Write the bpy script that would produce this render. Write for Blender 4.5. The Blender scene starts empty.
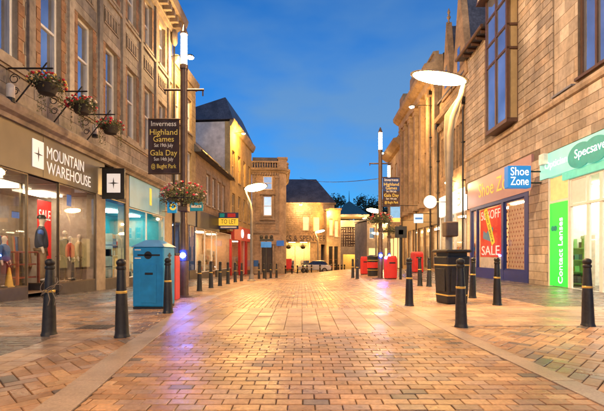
import bpy, bmesh, math, random
from mathutils import Vector, Matrix
R = math.radians
PI = math.pi
scene = bpy.context.scene
COL = scene.collection

# ---------------------------------------------------------------- camera, sky, sun, exposure
CAM_H = 1.1
FPX = 402.7            # focal length in photo pixels (604 wide)
HX, HY = 302.0, 255.0  # vanishing point of the level street
cam = bpy.data.cameras.new('camera')
cam.sensor_width = 36.0
cam.lens = 36.0 * FPX / 604.0
cam.shift_y = (HY - 205.5) / 604.0
cam.clip_start = 0.05
cam.clip_end = 2000
cam_ob = bpy.data.objects.new('camera', cam)
cam_ob.location = (0, 0, CAM_H)
cam_ob.rotation_euler = (PI / 2, 0, 0)
COL.objects.link(cam_ob)
scene.camera = cam_ob

world = bpy.data.worlds.new('World')
scene.world = world
world.use_nodes = True
wn, wl = world.node_tree.nodes, world.node_tree.links
bg = wn['Background']
sky = wn.new('ShaderNodeTexSky')
sky.sky_type = 'NISHITA'
sky.sun_disc = False
sky.sun_elevation = R(5)
sky.sun_rotation = R(180)
sky.ozone_density = 6.0
sky.air_density = 1.0
sky.dust_density = 1.0
tc = wn.new('ShaderNodeTexCoord')
mp = wn.new('ShaderNodeMapping')
mp.inputs['Scale'].default_value = (1.0, 1.0, 2.6)
mp.inputs['Location'].default_value = (0.35, 0.0, 0.2)
cn = wn.new('ShaderNodeTexNoise')
cn.inputs['Scale'].default_value = 2.7
cn.inputs['Detail'].default_value = 4.0
cn.inputs['Roughness'].default_value = 0.5
cr = wn.new('ShaderNodeMapRange')
cr.inputs['From Min'].default_value = 0.40
cr.inputs['From Max'].default_value = 0.64
cr.inputs['To Max'].default_value = 0.95
cm = wn.new('ShaderNodeMix'); cm.data_type = 'RGBA'
cm.inputs['B'].default_value = (0.56, 1.08, 1.72, 1)     # thin high cloud
wl.new(tc.outputs['Generated'], mp.inputs['Vector'])
wl.new(mp.outputs[0], cn.inputs['Vector'])
wl.new(cn.outputs[0], cr.inputs[0])
sx = wn.new('ShaderNodeSeparateXYZ'); wl.new(tc.outputs['Generated'], sx.inputs[0])
el = wn.new('ShaderNodeMapRange'); el.inputs['From Min'].default_value = 0.08; el.inputs['From Max'].default_value = 0.5
el.inputs['To Min'].default_value = 1.0; el.inputs['To Max'].default_value = 0.45      # more thin cloud towards the horizon
wl.new(sx.outputs['Z'], el.inputs[0])
ml = wn.new('ShaderNodeMath'); ml.operation = 'MULTIPLY'; wl.new(cr.outputs[0], ml.inputs[0]); wl.new(el.outputs[0], ml.inputs[1])
wl.new(ml.outputs[0], cm.inputs[0])
wl.new(sky.outputs[0], cm.inputs['A'])
wl.new(cm.outputs['Result'], bg.inputs[0])
bg.inputs[1].default_value = 0.14

sun = bpy.data.lights.new('sun', 'SUN')
sun.energy = 0.06
sun.angle = R(12)
sun.color = (1.0, 0.86, 0.7)
sun_ob = bpy.data.objects.new('sun', sun)
sun_ob.rotation_euler = (R(70), 0, R(0))   # low, from behind the camera, like the afterglow
COL.objects.link(sun_ob)

vs = scene.view_settings
vs.view_transform = 'Standard'
vs.look = 'None'
vs.exposure = 1.2
vs.gamma = 1.0
scene.cycles.use_denoising = True
scene.cycles.use_adaptive_sampling = True
scene.cycles.max_bounces = 6
scene.cycles.diffuse_bounces = 3
scene.cycles.glossy_bounces = 3
scene.cycles.transparent_max_bounces = 10
scene.cycles.sample_clamp_indirect = 4.0
scene.cycles.caustics_reflective = False
scene.cycles.caustics_refractive = False
WARM = (1.0, 0.60, 0.24)
AMBER = (1.0, 0.46, 0.07)

# ---------------------------------------------------------------- helpers
def lerp(a, b, t): return a + (b - a) * t
def poly(pts):
    def f(y):
        if y <= pts[0][0]: return pts[0][1] + (y - pts[0][0]) * (pts[1][1] - pts[0][1]) / (pts[1][0] - pts[0][0])
        for (a, va), (b, vb) in zip(pts, pts[1:]):
            if y <= b: return lerp(va, vb, (y - a) / (b - a))
        return pts[-1][1]
    return f
def _sm(t): t = min(max(t, 0), 1); return t*t*(3-2*t)
def g(y, x=0.0):              # the street falls gently away from the camera, less so on its right side
    if y < 7: return 0.0
    p = -0.028 * (y - 7) ** 2 / 8.0 if y < 11 else -0.056 - 0.028 * (min(y, 75) - 11)
    return p * (1 - .82 * _sm((x + 1) / 6) * (1 - _sm((y - 32) / 26)))
def at(px, py, Y):            # the world point seen at a photo pixel at depth Y
    return Vector(((px - HX) * Y / FPX, Y, CAM_H + (HY - py) * Y / FPX))
def on_ground(px, py):
    Y = 5.0
    for _ in range(80):
        Y = .5*Y + .5*(CAM_H - g(Y, (px - HX)*Y/FPX)) * FPX / (py - HY)
    X = (px - HX) * Y / FPX
    return Vector((X, Y, g(Y, X)))

class MB:
    def __init__(s): s.v = []; s.f = []
    def quad(s, a, b, c, d):
        n = len(s.v); s.v += [tuple(a), tuple(b), tuple(c), tuple(d)]; s.f.append((n, n+1, n+2, n+3)); return s
    def face(s, pts):
        n = len(s.v); s.v += [tuple(p) for p in pts]; s.f.append(tuple(range(n, n+len(pts)))); return s
    def box(s, x0, x1, y0, y1, z0, z1):
        n = len(s.v)
        s.v += [(x, y, z) for z in (z0, z1) for x, y in ((x0,y0),(x1,y0),(x1,y1),(x0,y1))]
        for q in ((0,3,2,1),(4,5,6,7),(0,1,5,4),(1,2,6,5),(2,3,7,6),(3,0,4,7)): s.f.append(tuple(n+i for i in q))
        return s
    def frustum(s, bot, top):       # two equal-length rings
        n = len(s.v); k = len(bot)
        s.v += [tuple(p) for p in bot] + [tuple(p) for p in top]
        for i in range(k): s.f.append((n+i, n+(i+1)%k, n+k+(i+1)%k, n+k+i))
        s.f.append(tuple(n+i for i in reversed(range(k)))); s.f.append(tuple(n+k+i for i in range(k)))
        return s
    def prism(s, pts, axis, a, b):  # polygon in the plane normal to an axis, extruded from a to b
        def mk(p, t):
            if axis == 'x': return (t, p[0], p[1])
            if axis == 'y': return (p[0], t, p[1])
            return (p[0], p[1], t)
        return s.frustum([mk(p, a) for p in pts], [mk(p, b) for p in pts])
    def cyl(s, p0, p1, r0, r1=None, n=12):
        r1 = r0 if r1 is None else r1
        p0, p1 = Vector(p0), Vector(p1); d = (p1 - p0).normalized()
        u = d.orthogonal().normalized(); w = d.cross(u)
        ring = lambda c, r: [c + (u*math.cos(2*PI*i/n) + w*math.sin(2*PI*i/n))*r for i in range(n)]
        return s.frustum(ring(p0, r0), ring(p1, r1))
    def tube(s, path, r, n=8):
        path = [Vector(p) for p in path]
        rs = r if isinstance(r, (list, tuple)) else [r]*len(path)
        base = len(s.v); prev = None
        for i, p in enumerate(path):
            d = (path[min(i+1, len(path)-1)] - path[max(i-1, 0)]).normalized()
            u = d.orthogonal().normalized() if prev is None else (prev - d*prev.dot(d)).normalized()
            prev = u; w = d.cross(u)
            s.v += [tuple(p + (u*math.cos(2*PI*k/n) + w*math.sin(2*PI*k/n))*rs[i]) for k in range(n)]
        for i in range(len(path)-1):
            for k in range(n):
                a = base+i*n+k; b = base+i*n+(k+1)%n
                s.f.append((a, b, b+n, a+n))
        s.f.append(tuple(base+k for k in reversed(range(n)))); s.f.append(tuple(base+(len(path)-1)*n+k for k in range(n)))
        return s
    def lathe(s, prof, n=20, c=(0,0,0)):
        base = len(s.v)
        for r, z in prof:
            s.v += [(c[0]+r*math.cos(2*PI*k/n), c[1]+r*math.sin(2*PI*k/n), c[2]+z) for k in range(n)]
        for i in range(len(prof)-1):
            for k in range(n):
                a = base+i*n+k; b = base+i*n+(k+1)%n
                s.f.append((a, b, b+n, a+n))
        s.f.append(tuple(base+k for k in reversed(range(n)))); s.f.append(tuple(base+(len(prof)-1)*n+k for k in range(n)))
        return s
    def ball(s, c, r, n=10, sq=(1,1,1)):
        prof = [(max(1e-4, math.sin(PI*i/n)), -math.cos(PI*i/n)) for i in range(n+1)]
        k0 = len(s.v); s.lathe([(a*r, b*r) for a, b in prof], n+2)
        s.v[k0:] = [(c[0]+x*sq[0], c[1]+y*sq[1], c[2]+z*sq[2]) for x, y, z in s.v[k0:]]
        return s
    def xf(s, M, k0=0):
        s.v[k0:] = [tuple(M @ Vector(p)) for p in s.v[k0:]]; return s
    def mesh(s, name, m, smooth=False, fix=True):
        me = bpy.data.meshes.new(name); me.from_pydata(s.v, [], s.f)
        if fix:
            bm = bmesh.new(); bm.from_mesh(me); bmesh.ops.recalc_face_normals(bm, faces=bm.faces); bm.to_mesh(me); bm.free()
        if smooth:
            me.shade_smooth()
            try: me.set_sharp_from_angle(angle=R(38))
            except Exception: pass
        if m: me.materials.append(m)
        return me
    def build(s, name, m, parent=None, smooth=False, bevel=0, fix=True):
        o = bpy.data.objects.new(name, s.mesh(name, m, smooth, fix)); COL.objects.link(o)
        if parent: o.parent = parent
        if bevel:
            b = o.modifiers.new('bevel', 'BEVEL'); b.width = bevel; b.segments = 2; b.limit_method = 'ANGLE'; b.angle_limit = R(50)
        return o
def tag(o, label, cat, group=None):
    o['label'] = label; o['category'] = cat
    if group: o['group'] = group
    return o
def empty(name, loc=(0,0,0), rz=0):
    o = bpy.data.objects.new(name, None); o.location = loc; o.rotation_euler = (0, 0, rz); o.empty_display_size = .2
    COL.objects.link(o); return o
def thing(name, label, cat, loc=(0,0,0), rz=0, group=None): return tag(empty(name, loc, rz), label, cat, group)
def copy_tree(o, parent=None):
    c = o.copy(); COL.objects.link(c); c.parent = parent
    for ch in [x for x in o.children]: copy_tree(ch, c)
    return c
def wm(o):
    if o is None: return Matrix.Identity(4)
    return wm(o.parent) @ Matrix.LocRotScale(o.location, o.rotation_euler, o.scale)
def light(name, kind, loc, energy, color, parent=None, size=0.3, rot=None, spot=None):
    l = bpy.data.lights.new(name, kind); l.energy = energy; l.color = color
    if kind == 'AREA': l.shape = 'DISK'; l.size = size
    else: l.shadow_soft_size = size
    if kind == 'SPOT': l.spot_size = R(spot or 120); l.spot_blend = .6
    o = bpy.data.objects.new(name, l); COL.objects.link(o); o.location = loc
    if rot is not None: o.rotation_euler = rot
    if parent: o.parent = parent
    return o
_txt = {}
def text(body, size, loc, right, up, m, parent=None, name='lettering', width=None, ext=.004, align='CENTER', bold=0.0):
    key = (body, size, ext, align, bold)
    if key not in _txt:
        c = bpy.data.curves.new('t', 'FONT'); c.body = body; c.size = size; c.extrude = ext; c.align_x = align; c.align_y = 'CENTER'; c.offset = 0.0; c.resolution_u = 3
        c.space_line = .95
        to = bpy.data.objects.new('t', c); _txt[key] = bpy.data.meshes.new_from_object(to); bpy.data.objects.remove(to)
    me = _txt[key].copy(); me.materials.clear(); me.materials.append(m)
    xs = [v.co.x for v in me.vertices] or [0, 1]
    k = (width / (max(xs) - min(xs))) if width else 1
    right, up = Vector(right).normalized(), Vector(up).normalized(); nrm = right.cross(up)
    M = Matrix((( right.x*k, up.x, nrm.x, loc[0]), (right.y*k, up.y, nrm.y, loc[1]), (right.z*k, up.z, nrm.z, loc[2]), (0,0,0,1)))
    me.transform(wm(parent).inverted() @ M)
    o = bpy.data.objects.new(name, me); COL.objects.link(o)
    if parent: o.parent = parent
    return o

# ---------------------------------------------------------------- materials
def srgb(r, gg, b):
    f = lambda c: (c/255/12.92) if c/255 <= .04045 else ((c/255+.055)/1.055)**2.4
    return (f(r), f(gg), f(b), 1)
MATS = {}
def mat(name, col, rough=.6, metal=0, var=.15, scale=6, bump=0, spec=.5, bscale=None, emit=None, es=0, rvar=0.0, pieces=None, pv=.0, coat=0, stain=0, gum=0, streak=1.0):
    """pieces: list of colours picked per piece; pv: brightness spread per piece"""
    if name in MATS: return MATS[name]
    m = bpy.data.materials.new(name); m.use_nodes = True; MATS[name] = m
    N, L = m.node_tree.nodes, m.node_tree.links
    b = N['Principled BSDF']
    b.inputs['Roughness'].default_value = rough; b.inputs['Metallic'].default_value = metal
    b.inputs['Specular IOR Level'].default_value = spec
    if coat: b.inputs['Coat Weight'].default_value = coat; b.inputs['Coat Roughness'].default_value = .08
    t = N.new('ShaderNodeTexCoord')
    geo = N.new('ShaderNodeNewGeometry')
    src = None
    if pieces or pv:
        oi = N.new('ShaderNodeObjectInfo')
        ad = N.new('ShaderNodeMath'); ad.operation = 'ADD'; L.new(oi.outputs['Random'], ad.inputs[0]); L.new(geo.outputs['Random Per Island'], ad.inputs[1])
        fr = N.new('ShaderNodeMath'); fr.operation = 'FRACT'; L.new(ad.outputs[0], fr.inputs[0])
    if pieces:
        rp = N.new('ShaderNodeValToRGB'); rp.color_ramp.interpolation = 'CONSTANT'; e = rp.color_ramp.elements
        for i, (w, c) in enumerate(pieces):
            if i < 2: el = e[i]; el.position = w
            else: el = e.new(w)
            el.color = c
        L.new(fr.outputs[0], rp.inputs[0]); src = rp.outputs[0]
    nz = N.new('ShaderNodeTexNoise'); nz.inputs['Scale'].default_value = scale; nz.inputs['Detail'].default_value = 5
    L.new(geo.outputs['Position'], nz.inputs['Vector'])
    mr = N.new('ShaderNodeMapRange'); mr.inputs['From Min'].default_value = .3; mr.inputs['From Max'].default_value = .7
    mr.inputs['To Min'].default_value = 1 - var; mr.inputs['To Max'].default_value = 1 + var; L.new(nz.outputs[0], mr.inputs[0])
    val = mr.outputs[0]
    if pv:
        m2 = N.new('ShaderNodeMath'); m2.operation = 'MULTIPLY_ADD'; 
        f7 = N.new('ShaderNodeMath'); f7.operation = 'MULTIPLY'; f7.inputs[1].default_value = 7.13; L.new(fr.outputs[0], f7.inputs[0])
        ff = N.new('ShaderNodeMath'); ff.operation = 'FRACT'; L.new(f7.outputs[0], ff.inputs[0])
        m2.inputs[1].default_value = 2*pv; m2.inputs[2].default_value = 1 - pv; L.new(ff.outputs[0], m2.inputs[0])
        m3 = N.new('ShaderNodeMath'); m3.operation = 'MULTIPLY'; L.new(val, m3.inputs[0]); L.new(m2.outputs[0], m3.inputs[1]); val = m3.outputs[0]
    if stain:
        n2 = N.new('ShaderNodeTexNoise'); n2.inputs['Scale'].default_value = .9; n2.inputs['Detail'].default_value = 7; n2.inputs['Roughness'].default_value = .65
        mpp = N.new('ShaderNodeMapping'); mpp.inputs['Scale'].default_value = (1, 1, streak); L.new(geo.outputs['Position'], mpp.inputs['Vector']); L.new(mpp.outputs[0], n2.inputs['Vector'])
        r2 = N.new('ShaderNodeMapRange'); r2.inputs['From Min'].default_value = .38; r2.inputs['From Max'].default_value = .62
        r2.inputs['To Min'].default_value = 1 - stain; r2.inputs['To Max'].default_value = 1 + stain*.35; L.new(n2.outputs[0], r2.inputs[0])
        m4 = N.new('ShaderNodeMath'); m4.operation = 'MULTIPLY'; L.new(val, m4.inputs[0]); L.new(r2.outputs[0], m4.inputs[1]); val = m4.outputs[0]
    if gum:                       # trodden chewing gum and spots of dirt
        vo = N.new('ShaderNodeTexVoronoi'); vo.inputs['Scale'].default_value = 3.2; L.new(geo.outputs['Position'], vo.inputs['Vector'])
        gr = N.new('ShaderNodeMapRange'); gr.inputs['From Min'].default_value = .045; gr.inputs['From Max'].default_value = .075; gr.inputs['To Min'].default_value = 1-gum; gr.inputs['To Max'].default_value = 1; L.new(vo.outputs['Distance'], gr.inputs[0])
        m5 = N.new('ShaderNodeMath'); m5.operation = 'MULTIPLY'; L.new(val, m5.inputs[0]); L.new(gr.outputs[0], m5.inputs[1]); val = m5.outputs[0]
    mx = N.new('ShaderNodeMix'); mx.data_type = 'RGBA'; mx.blend_type = 'MULTIPLY'; mx.inputs[0].default_value = 1
    mx.inputs['A'].default_value = col
    if src: L.new(src, mx.inputs['A'])
    L.new(val, mx.inputs['B']); L.new(mx.outputs['Result'], b.inputs['Base Color'])
    if rvar:
        rr = N.new('ShaderNodeMapRange'); rr.inputs['From Min'].default_value = .35; rr.inputs['From Max'].default_value = .65
        rr.inputs['To Min'].default_value = max(.03, rough - rvar); rr.inputs['To Max'].default_value = rough + rvar
        n3 = N.new('ShaderNodeTexNoise'); n3.inputs['Scale'].default_value = 1.7; n3.inputs['Detail'].default_value = 4; L.new(geo.outputs['Position'], n3.inputs['Vector'])
        L.new(n3.outputs[0], rr.inputs[0]); L.new(rr.outputs[0], b.inputs['Roughness'])
    if bump:
        nb = N.new('ShaderNodeTexNoise'); nb.inputs['Scale'].default_value = bscale or scale*8; nb.inputs['Detail'].default_value = 4
        L.new(geo.outputs['Position'], nb.inputs['Vector'])
        bp = N.new('ShaderNodeBump'); bp.inputs['Strength'].default_value = bump; bp.inputs['Distance'].default_value = .01
        L.new(nb.outputs[0], bp.inputs['Height']); L.new(bp.outputs[0], b.inputs['Normal'])
    if emit:
        b.inputs['Emission Color'].default_value = (*emit[:3], 1); b.inputs['Emission Strength'].default_value = es
    return m
def glass_pane(name='shop_glass', tint=(.95, .97, .96, 1), base=.08):
    if name in MATS: return MATS[name]
    m = bpy.data.materials.new(name); m.use_nodes = True; MATS[name] = m
    N, L = m.node_tree.nodes, m.node_tree.links; N.remove(N['Principled BSDF'])
    tr = N.new('ShaderNodeBsdfTransparent'); tr.inputs[0].default_value = tint
    gl = N.new('ShaderNodeBsdfGlossy'); gl.inputs['Roughness'].default_value = .02; gl.inputs[0].default_value = (1, 1, 1, 1)
    fr = N.new('ShaderNodeLayerWeight'); fr.inputs[0].default_value = .5
    pw = N.new('ShaderNodeMath'); pw.operation = 'POWER'; pw.inputs[1].default_value = 3.0; L.new(fr.outputs['Facing'], pw.inputs[0])
    ad = N.new('ShaderNodeMath'); ad.operation = 'MULTIPLY_ADD'; ad.inputs[1].default_value = .6; ad.inputs[2].default_value = .06; ad.use_clamp = True; L.new(pw.outputs[0], ad.inputs[0])
    mx = N.new('ShaderNodeMixShader'); L.new(ad.outputs[0], mx.inputs[0]); L.new(tr.outputs[0], mx.inputs[1]); L.new(gl.outputs[0], mx.inputs[2])
    L.new(mx.outputs[0], N['Material Output'].inputs[0]); return m
def emitter(name, col, s): return mat(name, (col[0]*.6, col[1]*.6, col[2]*.6, 1), .5, var=0, emit=col, es=s)

SLATE = lambda: mat('slate', (.075, .082, .11, 1), .5, var=.35, scale=9, bump=.5, bscale=26, stain=.4)
WHITE = lambda: mat('white_paint', (.80, .78, .73, 1), .45, var=.06)
BLACK = lambda: mat('black_iron', (.016, .0135, .0115, 1), .42, var=.45, scale=22, bump=.25, bscale=60, rvar=.14, stain=.35)
GOLD = lambda: mat('gold_paint', (.75, .5, .12, 1), .35, metal=.4, var=.12)
SKYGLASS = lambda: mat('window_glass', (.50, .53, .60, 1), .04, metal=.8, var=.25, scale=.8, spec=1.0, bump=.12, bscale=.8)
def set_ior(m, v): m.node_tree.nodes['Principled BSDF'].inputs['IOR'].default_value = v
set_ior(SKYGLASS(), 2.0)
LEADGREY = lambda: mat('lamp_steel', (.21, .18, .15, 1), .5, metal=.2, var=.15)

# ---------------------------------------------------------------- facade frame
class Facade:
    """a street front: s runs along it, o outwards from its wall plane, z is the world height"""
    def __init__(f, X, Y, dx, dy, sgn, s_mid, zb, name, label, cat='building', group=None):
        L = math.hypot(dx, dy); f.t = Vector((dx/L, dy/L)); f.O = Vector((X, Y)); f.sgn = sgn; f.sm = s_mid; f.zb = zb
        f.n = Vector((-f.t.y, f.t.x)) * sgn
        p = f.O + f.t*s_mid; xa = f.t*sgn
        f.root = thing(name, label, cat, (p.x, p.y, zb), math.atan2(xa.y, xa.x), group)
    def loc(f, s, o, z): return (f.sgn*(s - f.sm), o, z - f.zb)
    def wld(f, s, o, z):
        p = f.O + f.t*s + f.n*o; return Vector((p.x, p.y, z))
    def box(f, mb, s0, s1, o0, o1, z0, z1):
        a = f.loc(s0, o0, z0); b = f.loc(s1, o1, z1)
        mb.box(min(a[0], b[0]), max(a[0], b[0]), min(o0, o1), max(o0, o1), a[2], b[2]); return mb
    def quad(f, mb, *pts): mb.face([f.loc(*p) for p in pts]); return mb
    def S(f, px, o=0.0):
        k = (px - HX)/FPX; O = f.O + f.n*o       # X = k*Y
        return (k*O.y - O.x)/(f.t.x - k*f.t.y)
    def Y(f, s, o=0.0): return (f.O + f.t*s + f.n*o).y
    def Z(f, px, py, o=0.0): return CAM_H + (HY - py)*f.Y(f.S(px, o), o)/FPX
    @property
    def read(f):      # reading direction of lettering on this front
        v = f.t if f.sgn < 0 else -f.t
        return Vector((v.x, v.y, 0))
    def text(f, body, size, s, o, z, m, parent, **k): return text(body, size, f.wld(s, o, z), f.read, (0,0,1), m, parent, **k)
    def part(f, name, m, boxes, parent=None, bevel=0):
        mb = MB()
        for b in boxes: f.box(mb, *b)
        return mb.build(name, m, parent or f.root, bevel=bevel)
    def wall(f, s0, s1, z0, z1, ops, m, thick=.3, o=0.0, name='wall'):
        mb = MB()
        ss = sorted({s0, s1, *[min(max(v, s0), s1) for op in ops for v in op[:2]]}); zs = sorted({z0, z1, *[min(max(v, z0), z1) for op in ops for v in op[2:4]]})
        inside = lambda a, c: any(op[0] < a < op[1] and op[2] < c < op[3] for op in ops)
        for i in range(len(ss)-1):
            j = 0
            while j < len(zs)-1:
                if inside((ss[i]+ss[i+1])/2, (zs[j]+zs[j+1])/2): j += 1; continue
                k = j
                while k+1 < len(zs)-1 and not inside((ss[i]+ss[i+1])/2, (zs[k+1]+zs[k+2])/2): k += 1
                for oo in (o, o-thick):
                    f.quad(mb, (ss[i], oo, zs[j]), (ss[i+1], oo, zs[j]), (ss[i+1], oo, zs[k+1]), (ss[i], oo, zs[k+1]))
                j = k+1
        for (a, b, c, d) in list(ops) + [(s0, s1, z0, z1)]:
            a, b, c, d = max(a, s0), min(b, s1), max(c, z0), min(d, z1)
            for (p, q) in (((a, c), (b, c)), ((b, c), (b, d)), ((b, d), (a, d)), ((a, d), (a, c))):
                f.quad(mb, (p[0], o, p[1]), (q[0], o, q[1]), (q[0], o-thick, q[1]), (p[0], o-thick, p[1]))
        return mb.build(name, m, f.root, fix=False)
    def sash(f, s0, s1, z0, z1, rec=.16, fr=None, gl=None, bars=0, meet=.5, fw=.09, sill=None, o=0.0):
        """a sliding sash window: frame with meeting rail, an upper and a lower pane, a stone sill"""
        fr = fr or WHITE(); gl = gl or SKYGLASS(); mb = MB(); zm = lerp(z0, z1, meet)
        for b in ((s0, s0+fw, z0, z1), (s1-fw, s1, z0, z1), (s0+fw, s1-fw, z1-fw, z1), (s0+fw, s1-fw, z0, z0+fw*1.3)):
            f.box(mb, b[0], b[1], o-rec-.06, o-rec+.03, b[2], b[3])
        f.box(mb, s0+fw, s1-fw, o-rec-.05, o-rec+.015, zm-.035, zm+.035)
        for k in range(bars):
            c = lerp(s0, s1, (k+1)/(bars+1)); f.box(mb, c-.015, c+.015, o-rec-.04, o-rec, z0+fw, z1-fw)
        w = mb.build('window', fr, f.root)
        for (a, b, dd) in ((z0+fw, zm-.035, .035), (zm+.035, z1-fw, .015)):
            p = MB(); f.box(p, s0+fw, s1-fw, o-rec-dd-.012, o-rec-dd, a, b); p.build('pane', gl, w)
        if sill:
            p = MB(); f.box(p, s0-.08, s1+.08, o-.1, o+.09, z0-.12, z0-.01); p.build('sill', sill, w, bevel=.01)
        return w
    def room(f, s0, s1, z0, z1, depth, m_wall, m_floor, o=-.3, lamp=None, nl=2, le=8):
        """the inside of a shop, lit from its ceiling"""
        mb = MB()
        f.quad(mb, (s0, o-depth, z0), (s1, o-depth, z0), (s1, o-depth, z1), (s0, o-depth, z1))
        for s in (s0, s1): f.quad(mb, (s, o, z0), (s, o-depth, z0), (s, o-depth, z1), (s, o, z1))
        f.quad(mb, (s0, o, z1), (s1, o, z1), (s1, o-depth, z1), (s0, o-depth, z1))
        r = mb.build('shop_interior', m_wall, f.root, fix=False)
        fl = MB(); f.quad(fl, (s0, o, z0), (s1, o, z0), (s1, o-depth, z0), (s0, o-depth, z0)); fl.build('shop_floor', m_floor, r, fix=False)
        for k in range(nl):
            c = lerp(s0, s1, (k+.5)/nl); w = min(.5, (s1-s0)/nl*.3)
            lb = MB(); f.box(lb, c-w, c+w, o-depth*.62, o-depth*.38, z1-.07, z1-.02)
            lb.build('ceiling_light', lamp or emitter('shop_lamp_warm', (1, .8, .55), le), r)
        return r
def chamfer_block(w, h, d, ch, m, cache={}):
    """a block lying on a wall: face w x h, standing d proud"""
    key = (round(w, 2), round(h, 2), d, ch, m.name)
    if key not in cache:
        w, h = key[0], key[1]; mb = MB(); a, b = w/2, h/2
        r0 = [(-a,-.02,-b),(a,-.02,-b),(a,-.02,b),(-a,-.02,b)]; r1 = [(x, d-ch, z) for x, _, z in r0]
        r2 = [(math.copysign(abs(x)-ch, x), d, math.copysign(abs(z)-ch, z)) for x, _, z in r0]
        n = 0; mb.v = r0+r1+r2
        for k in range(4):
            j = (k+1) % 4; mb.f += [(k, j, 4+j, 4+k), (4+k, 4+j, 8+j, 8+k)]
        mb.f.append((8, 9, 10, 11)); cache[key] = mb.mesh('stone_block', m)
    return cache[key]
def ashlar(f, parent, s0, s1, z0, z1, ops, m, course=.32, length=.72, gap=.012, d=.018, seed=1, n_obj=200, o=0.0, name='stone_block', vary=.35, near=True):
    """courses of single stone blocks over a wall, cut round its openings"""
    rnd = random.Random(seed); rects = []
    n = max(1, round((z1-z0)/course)); ch = (z1-z0)/n
    for r in range(n):
        a, b = z0+r*ch, z0+(r+1)*ch; zc = (a+b)/2
        free = [(s0, s1)]
        for op in ops:
            if op[2] < b-.03 and op[3] > a+.03:
                nf = []
                for (p, q) in free:
                    if op[1] <= p or op[0] >= q: nf.append((p, q)); continue
                    if op[0] - p > .06: nf.append((p, op[0]))
                    if q - op[1] > .06: nf.append((op[1], q))
                free = nf
        for (p, q) in free:
            x = p - rnd.random()*length*.6 - (length*.5 if r % 2 else 0)
            while x < q:
                w = length*rnd.uniform(1-vary, 1+vary); u, v = max(x, p), min(x+w, q)
                if v - u > .05: rects.append((u+gap/2, v-gap/2, a+gap/2, b-gap/2))
                x += w
    rects.sort(key=lambda t: f.Y((t[0]+t[1])/2)**2 + 0.3*((t[2]+t[3])/2-3)**2 + (0 if f.Y((t[0]+t[1])/2) > 8.5 else 900))
    rest = MB()
    for i, (a, b, c, e) in enumerate(rects):
        if i < n_obj:
            ob = bpy.data.objects.new(name, chamfer_block(b-a, e-c, d, .006, m)); COL.objects.link(ob)
            ob.parent = parent; ob.location = f.loc((a+b)/2, o+rnd.uniform(-.004, .004), (c+e)/2)
        else:
            dd = d+rnd.uniform(-.004, .004); k = .005
            p0 = [(a, c), (b, c), (b, e), (a, e)]; p1 = [(a+k, c+k), (b-k, c+k), (b-k, e-k), (a+k, e-k)]
            A = [f.loc(x, o-.01, z) for x, z in p0]; Bq = [f.loc(x, o+dd, z) for x, z in p1]
            nn = len(rest.v); rest.v += A+Bq
            for q in range(4): rest.f.append((nn+q, nn+(q+1) % 4, nn+4+(q+1) % 4, nn+4+q))
            rest.f.append((nn+4, nn+5, nn+6, nn+7))
    if rest.v:
        ro = rest.build(name + '_courses', m, parent); ro['kind'] = 'stuff'

# ================================================================ GROUND
KL = poly([(-2, -1.25), (2.84, -1.61), (4.64, -1.87), (8.5, -2.22), (12, -2.40), (17, -2.30), (26, -1.95), (40, -1.5), (60, -1.0)])   # street side of the left kerb
KR = poly([(-2, 2.22), (2.94, 2.20), (5.4, 2.08), (8.5, 2.08), (16, 2.45), (26, 3.35), (40, 4.4), (60, 5.2)])
WL, WR = .28, .21
def sheet(name, xl, xr, ys, dz, m):
    mb = MB(); n = len(ys); xs = [xl(0), xr(0)]
    wide = [-300, -20, -8, -3, -2, -1] + [-.5+.5*i for i in range(13)] + [8, 10, 15, 40, 300]
    tt = [i/16 for i in range(17)]
    if xr(0)-xl(0) > 100: tt = [(w+300)/600 for w in wide]
    k = len(tt)
    for y in ys: mb.v += [(lerp(xl(y), xr(y), t), y, g(y, lerp(xl(y), xr(y), t))+dz) for t in tt]
    for i in range(n-1):
        for j in range(k-1): mb.f.append((i*k+j, i*k+j+1, (i+1)*k+j+1, (i+1)*k+j))
    o = mb.build(name, m, fix=False); o['kind'] = 'structure'; return o
YS = [-12, -6, -2, 0, 1, 2, 2.94, 4, 5, 6, 7] + [7.5+.5*i for i in range(20)] + [18, 20, 23, 26, 30, 35, 40, 50, 60, 76]
M_bed = mat('joint_sand', (.10, .058, .035, 1), .8, var=.4, scale=20, bump=.3)
M_asph = mat('asphalt', (.05, .046, .042, 1), .75, var=.25, scale=5, bump=.4, bscale=90)
street = sheet('street', KL, KR, YS, -.012, M_bed)
pave_l = sheet('pavement_left', lambda y: -13, lambda y: KL(y), YS, -.012, M_bed)
pave_r = sheet('pavement_right', lambda y: KR(y), lambda y: 15, YS, -.012, M_bed)
ground = sheet('ground', lambda y: -300, lambda y: 300, [-60] + YS + [90, 200, 900], -.08, M_asph)

P_C = [(0, (.36, .195, .10, 1)), (.2, (.42, .24, .125, 1)), (.42, (.34, .195, .115, 1)), (.58, (.45, .28, .155, 1)), (.74, (.34, .22, .16, 1)), (.88, (.27, .185, .145, 1)), (.955, (.16, .125, .11, 1))]
M_pav = mat('clay_paver', (.4, .2, .1, 1), .39, var=.22, scale=30, bump=.22, bscale=110, pieces=P_C, pv=.18, spec=.55, rvar=.14, stain=.42, gum=.45)
P_S = [(0, (.38, .25, .165, 1)), (.3, (.42, .28, .18, 1)), (.55, (.36, .245, .175, 1)), (.8, (.45, .31, .20, 1)), (.93, (.30, .21, .16, 1))]
M_slab = mat('sandstone_slab', (.4, .24, .16, 1), .41, var=.2, scale=18, bump=.2, bscale=90, pieces=P_S, pv=.12, spec=.55, rvar=.14, stain=.4, gum=.4)
P_G = [(0, (.12, .09, .078, 1)), (.25, (.16, .115, .09, 1)), (.5, (.105, .088, .08, 1)), (.7, (.19, .13, .095, 1)), (.88, (.08, .068, .062, 1))]
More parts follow.
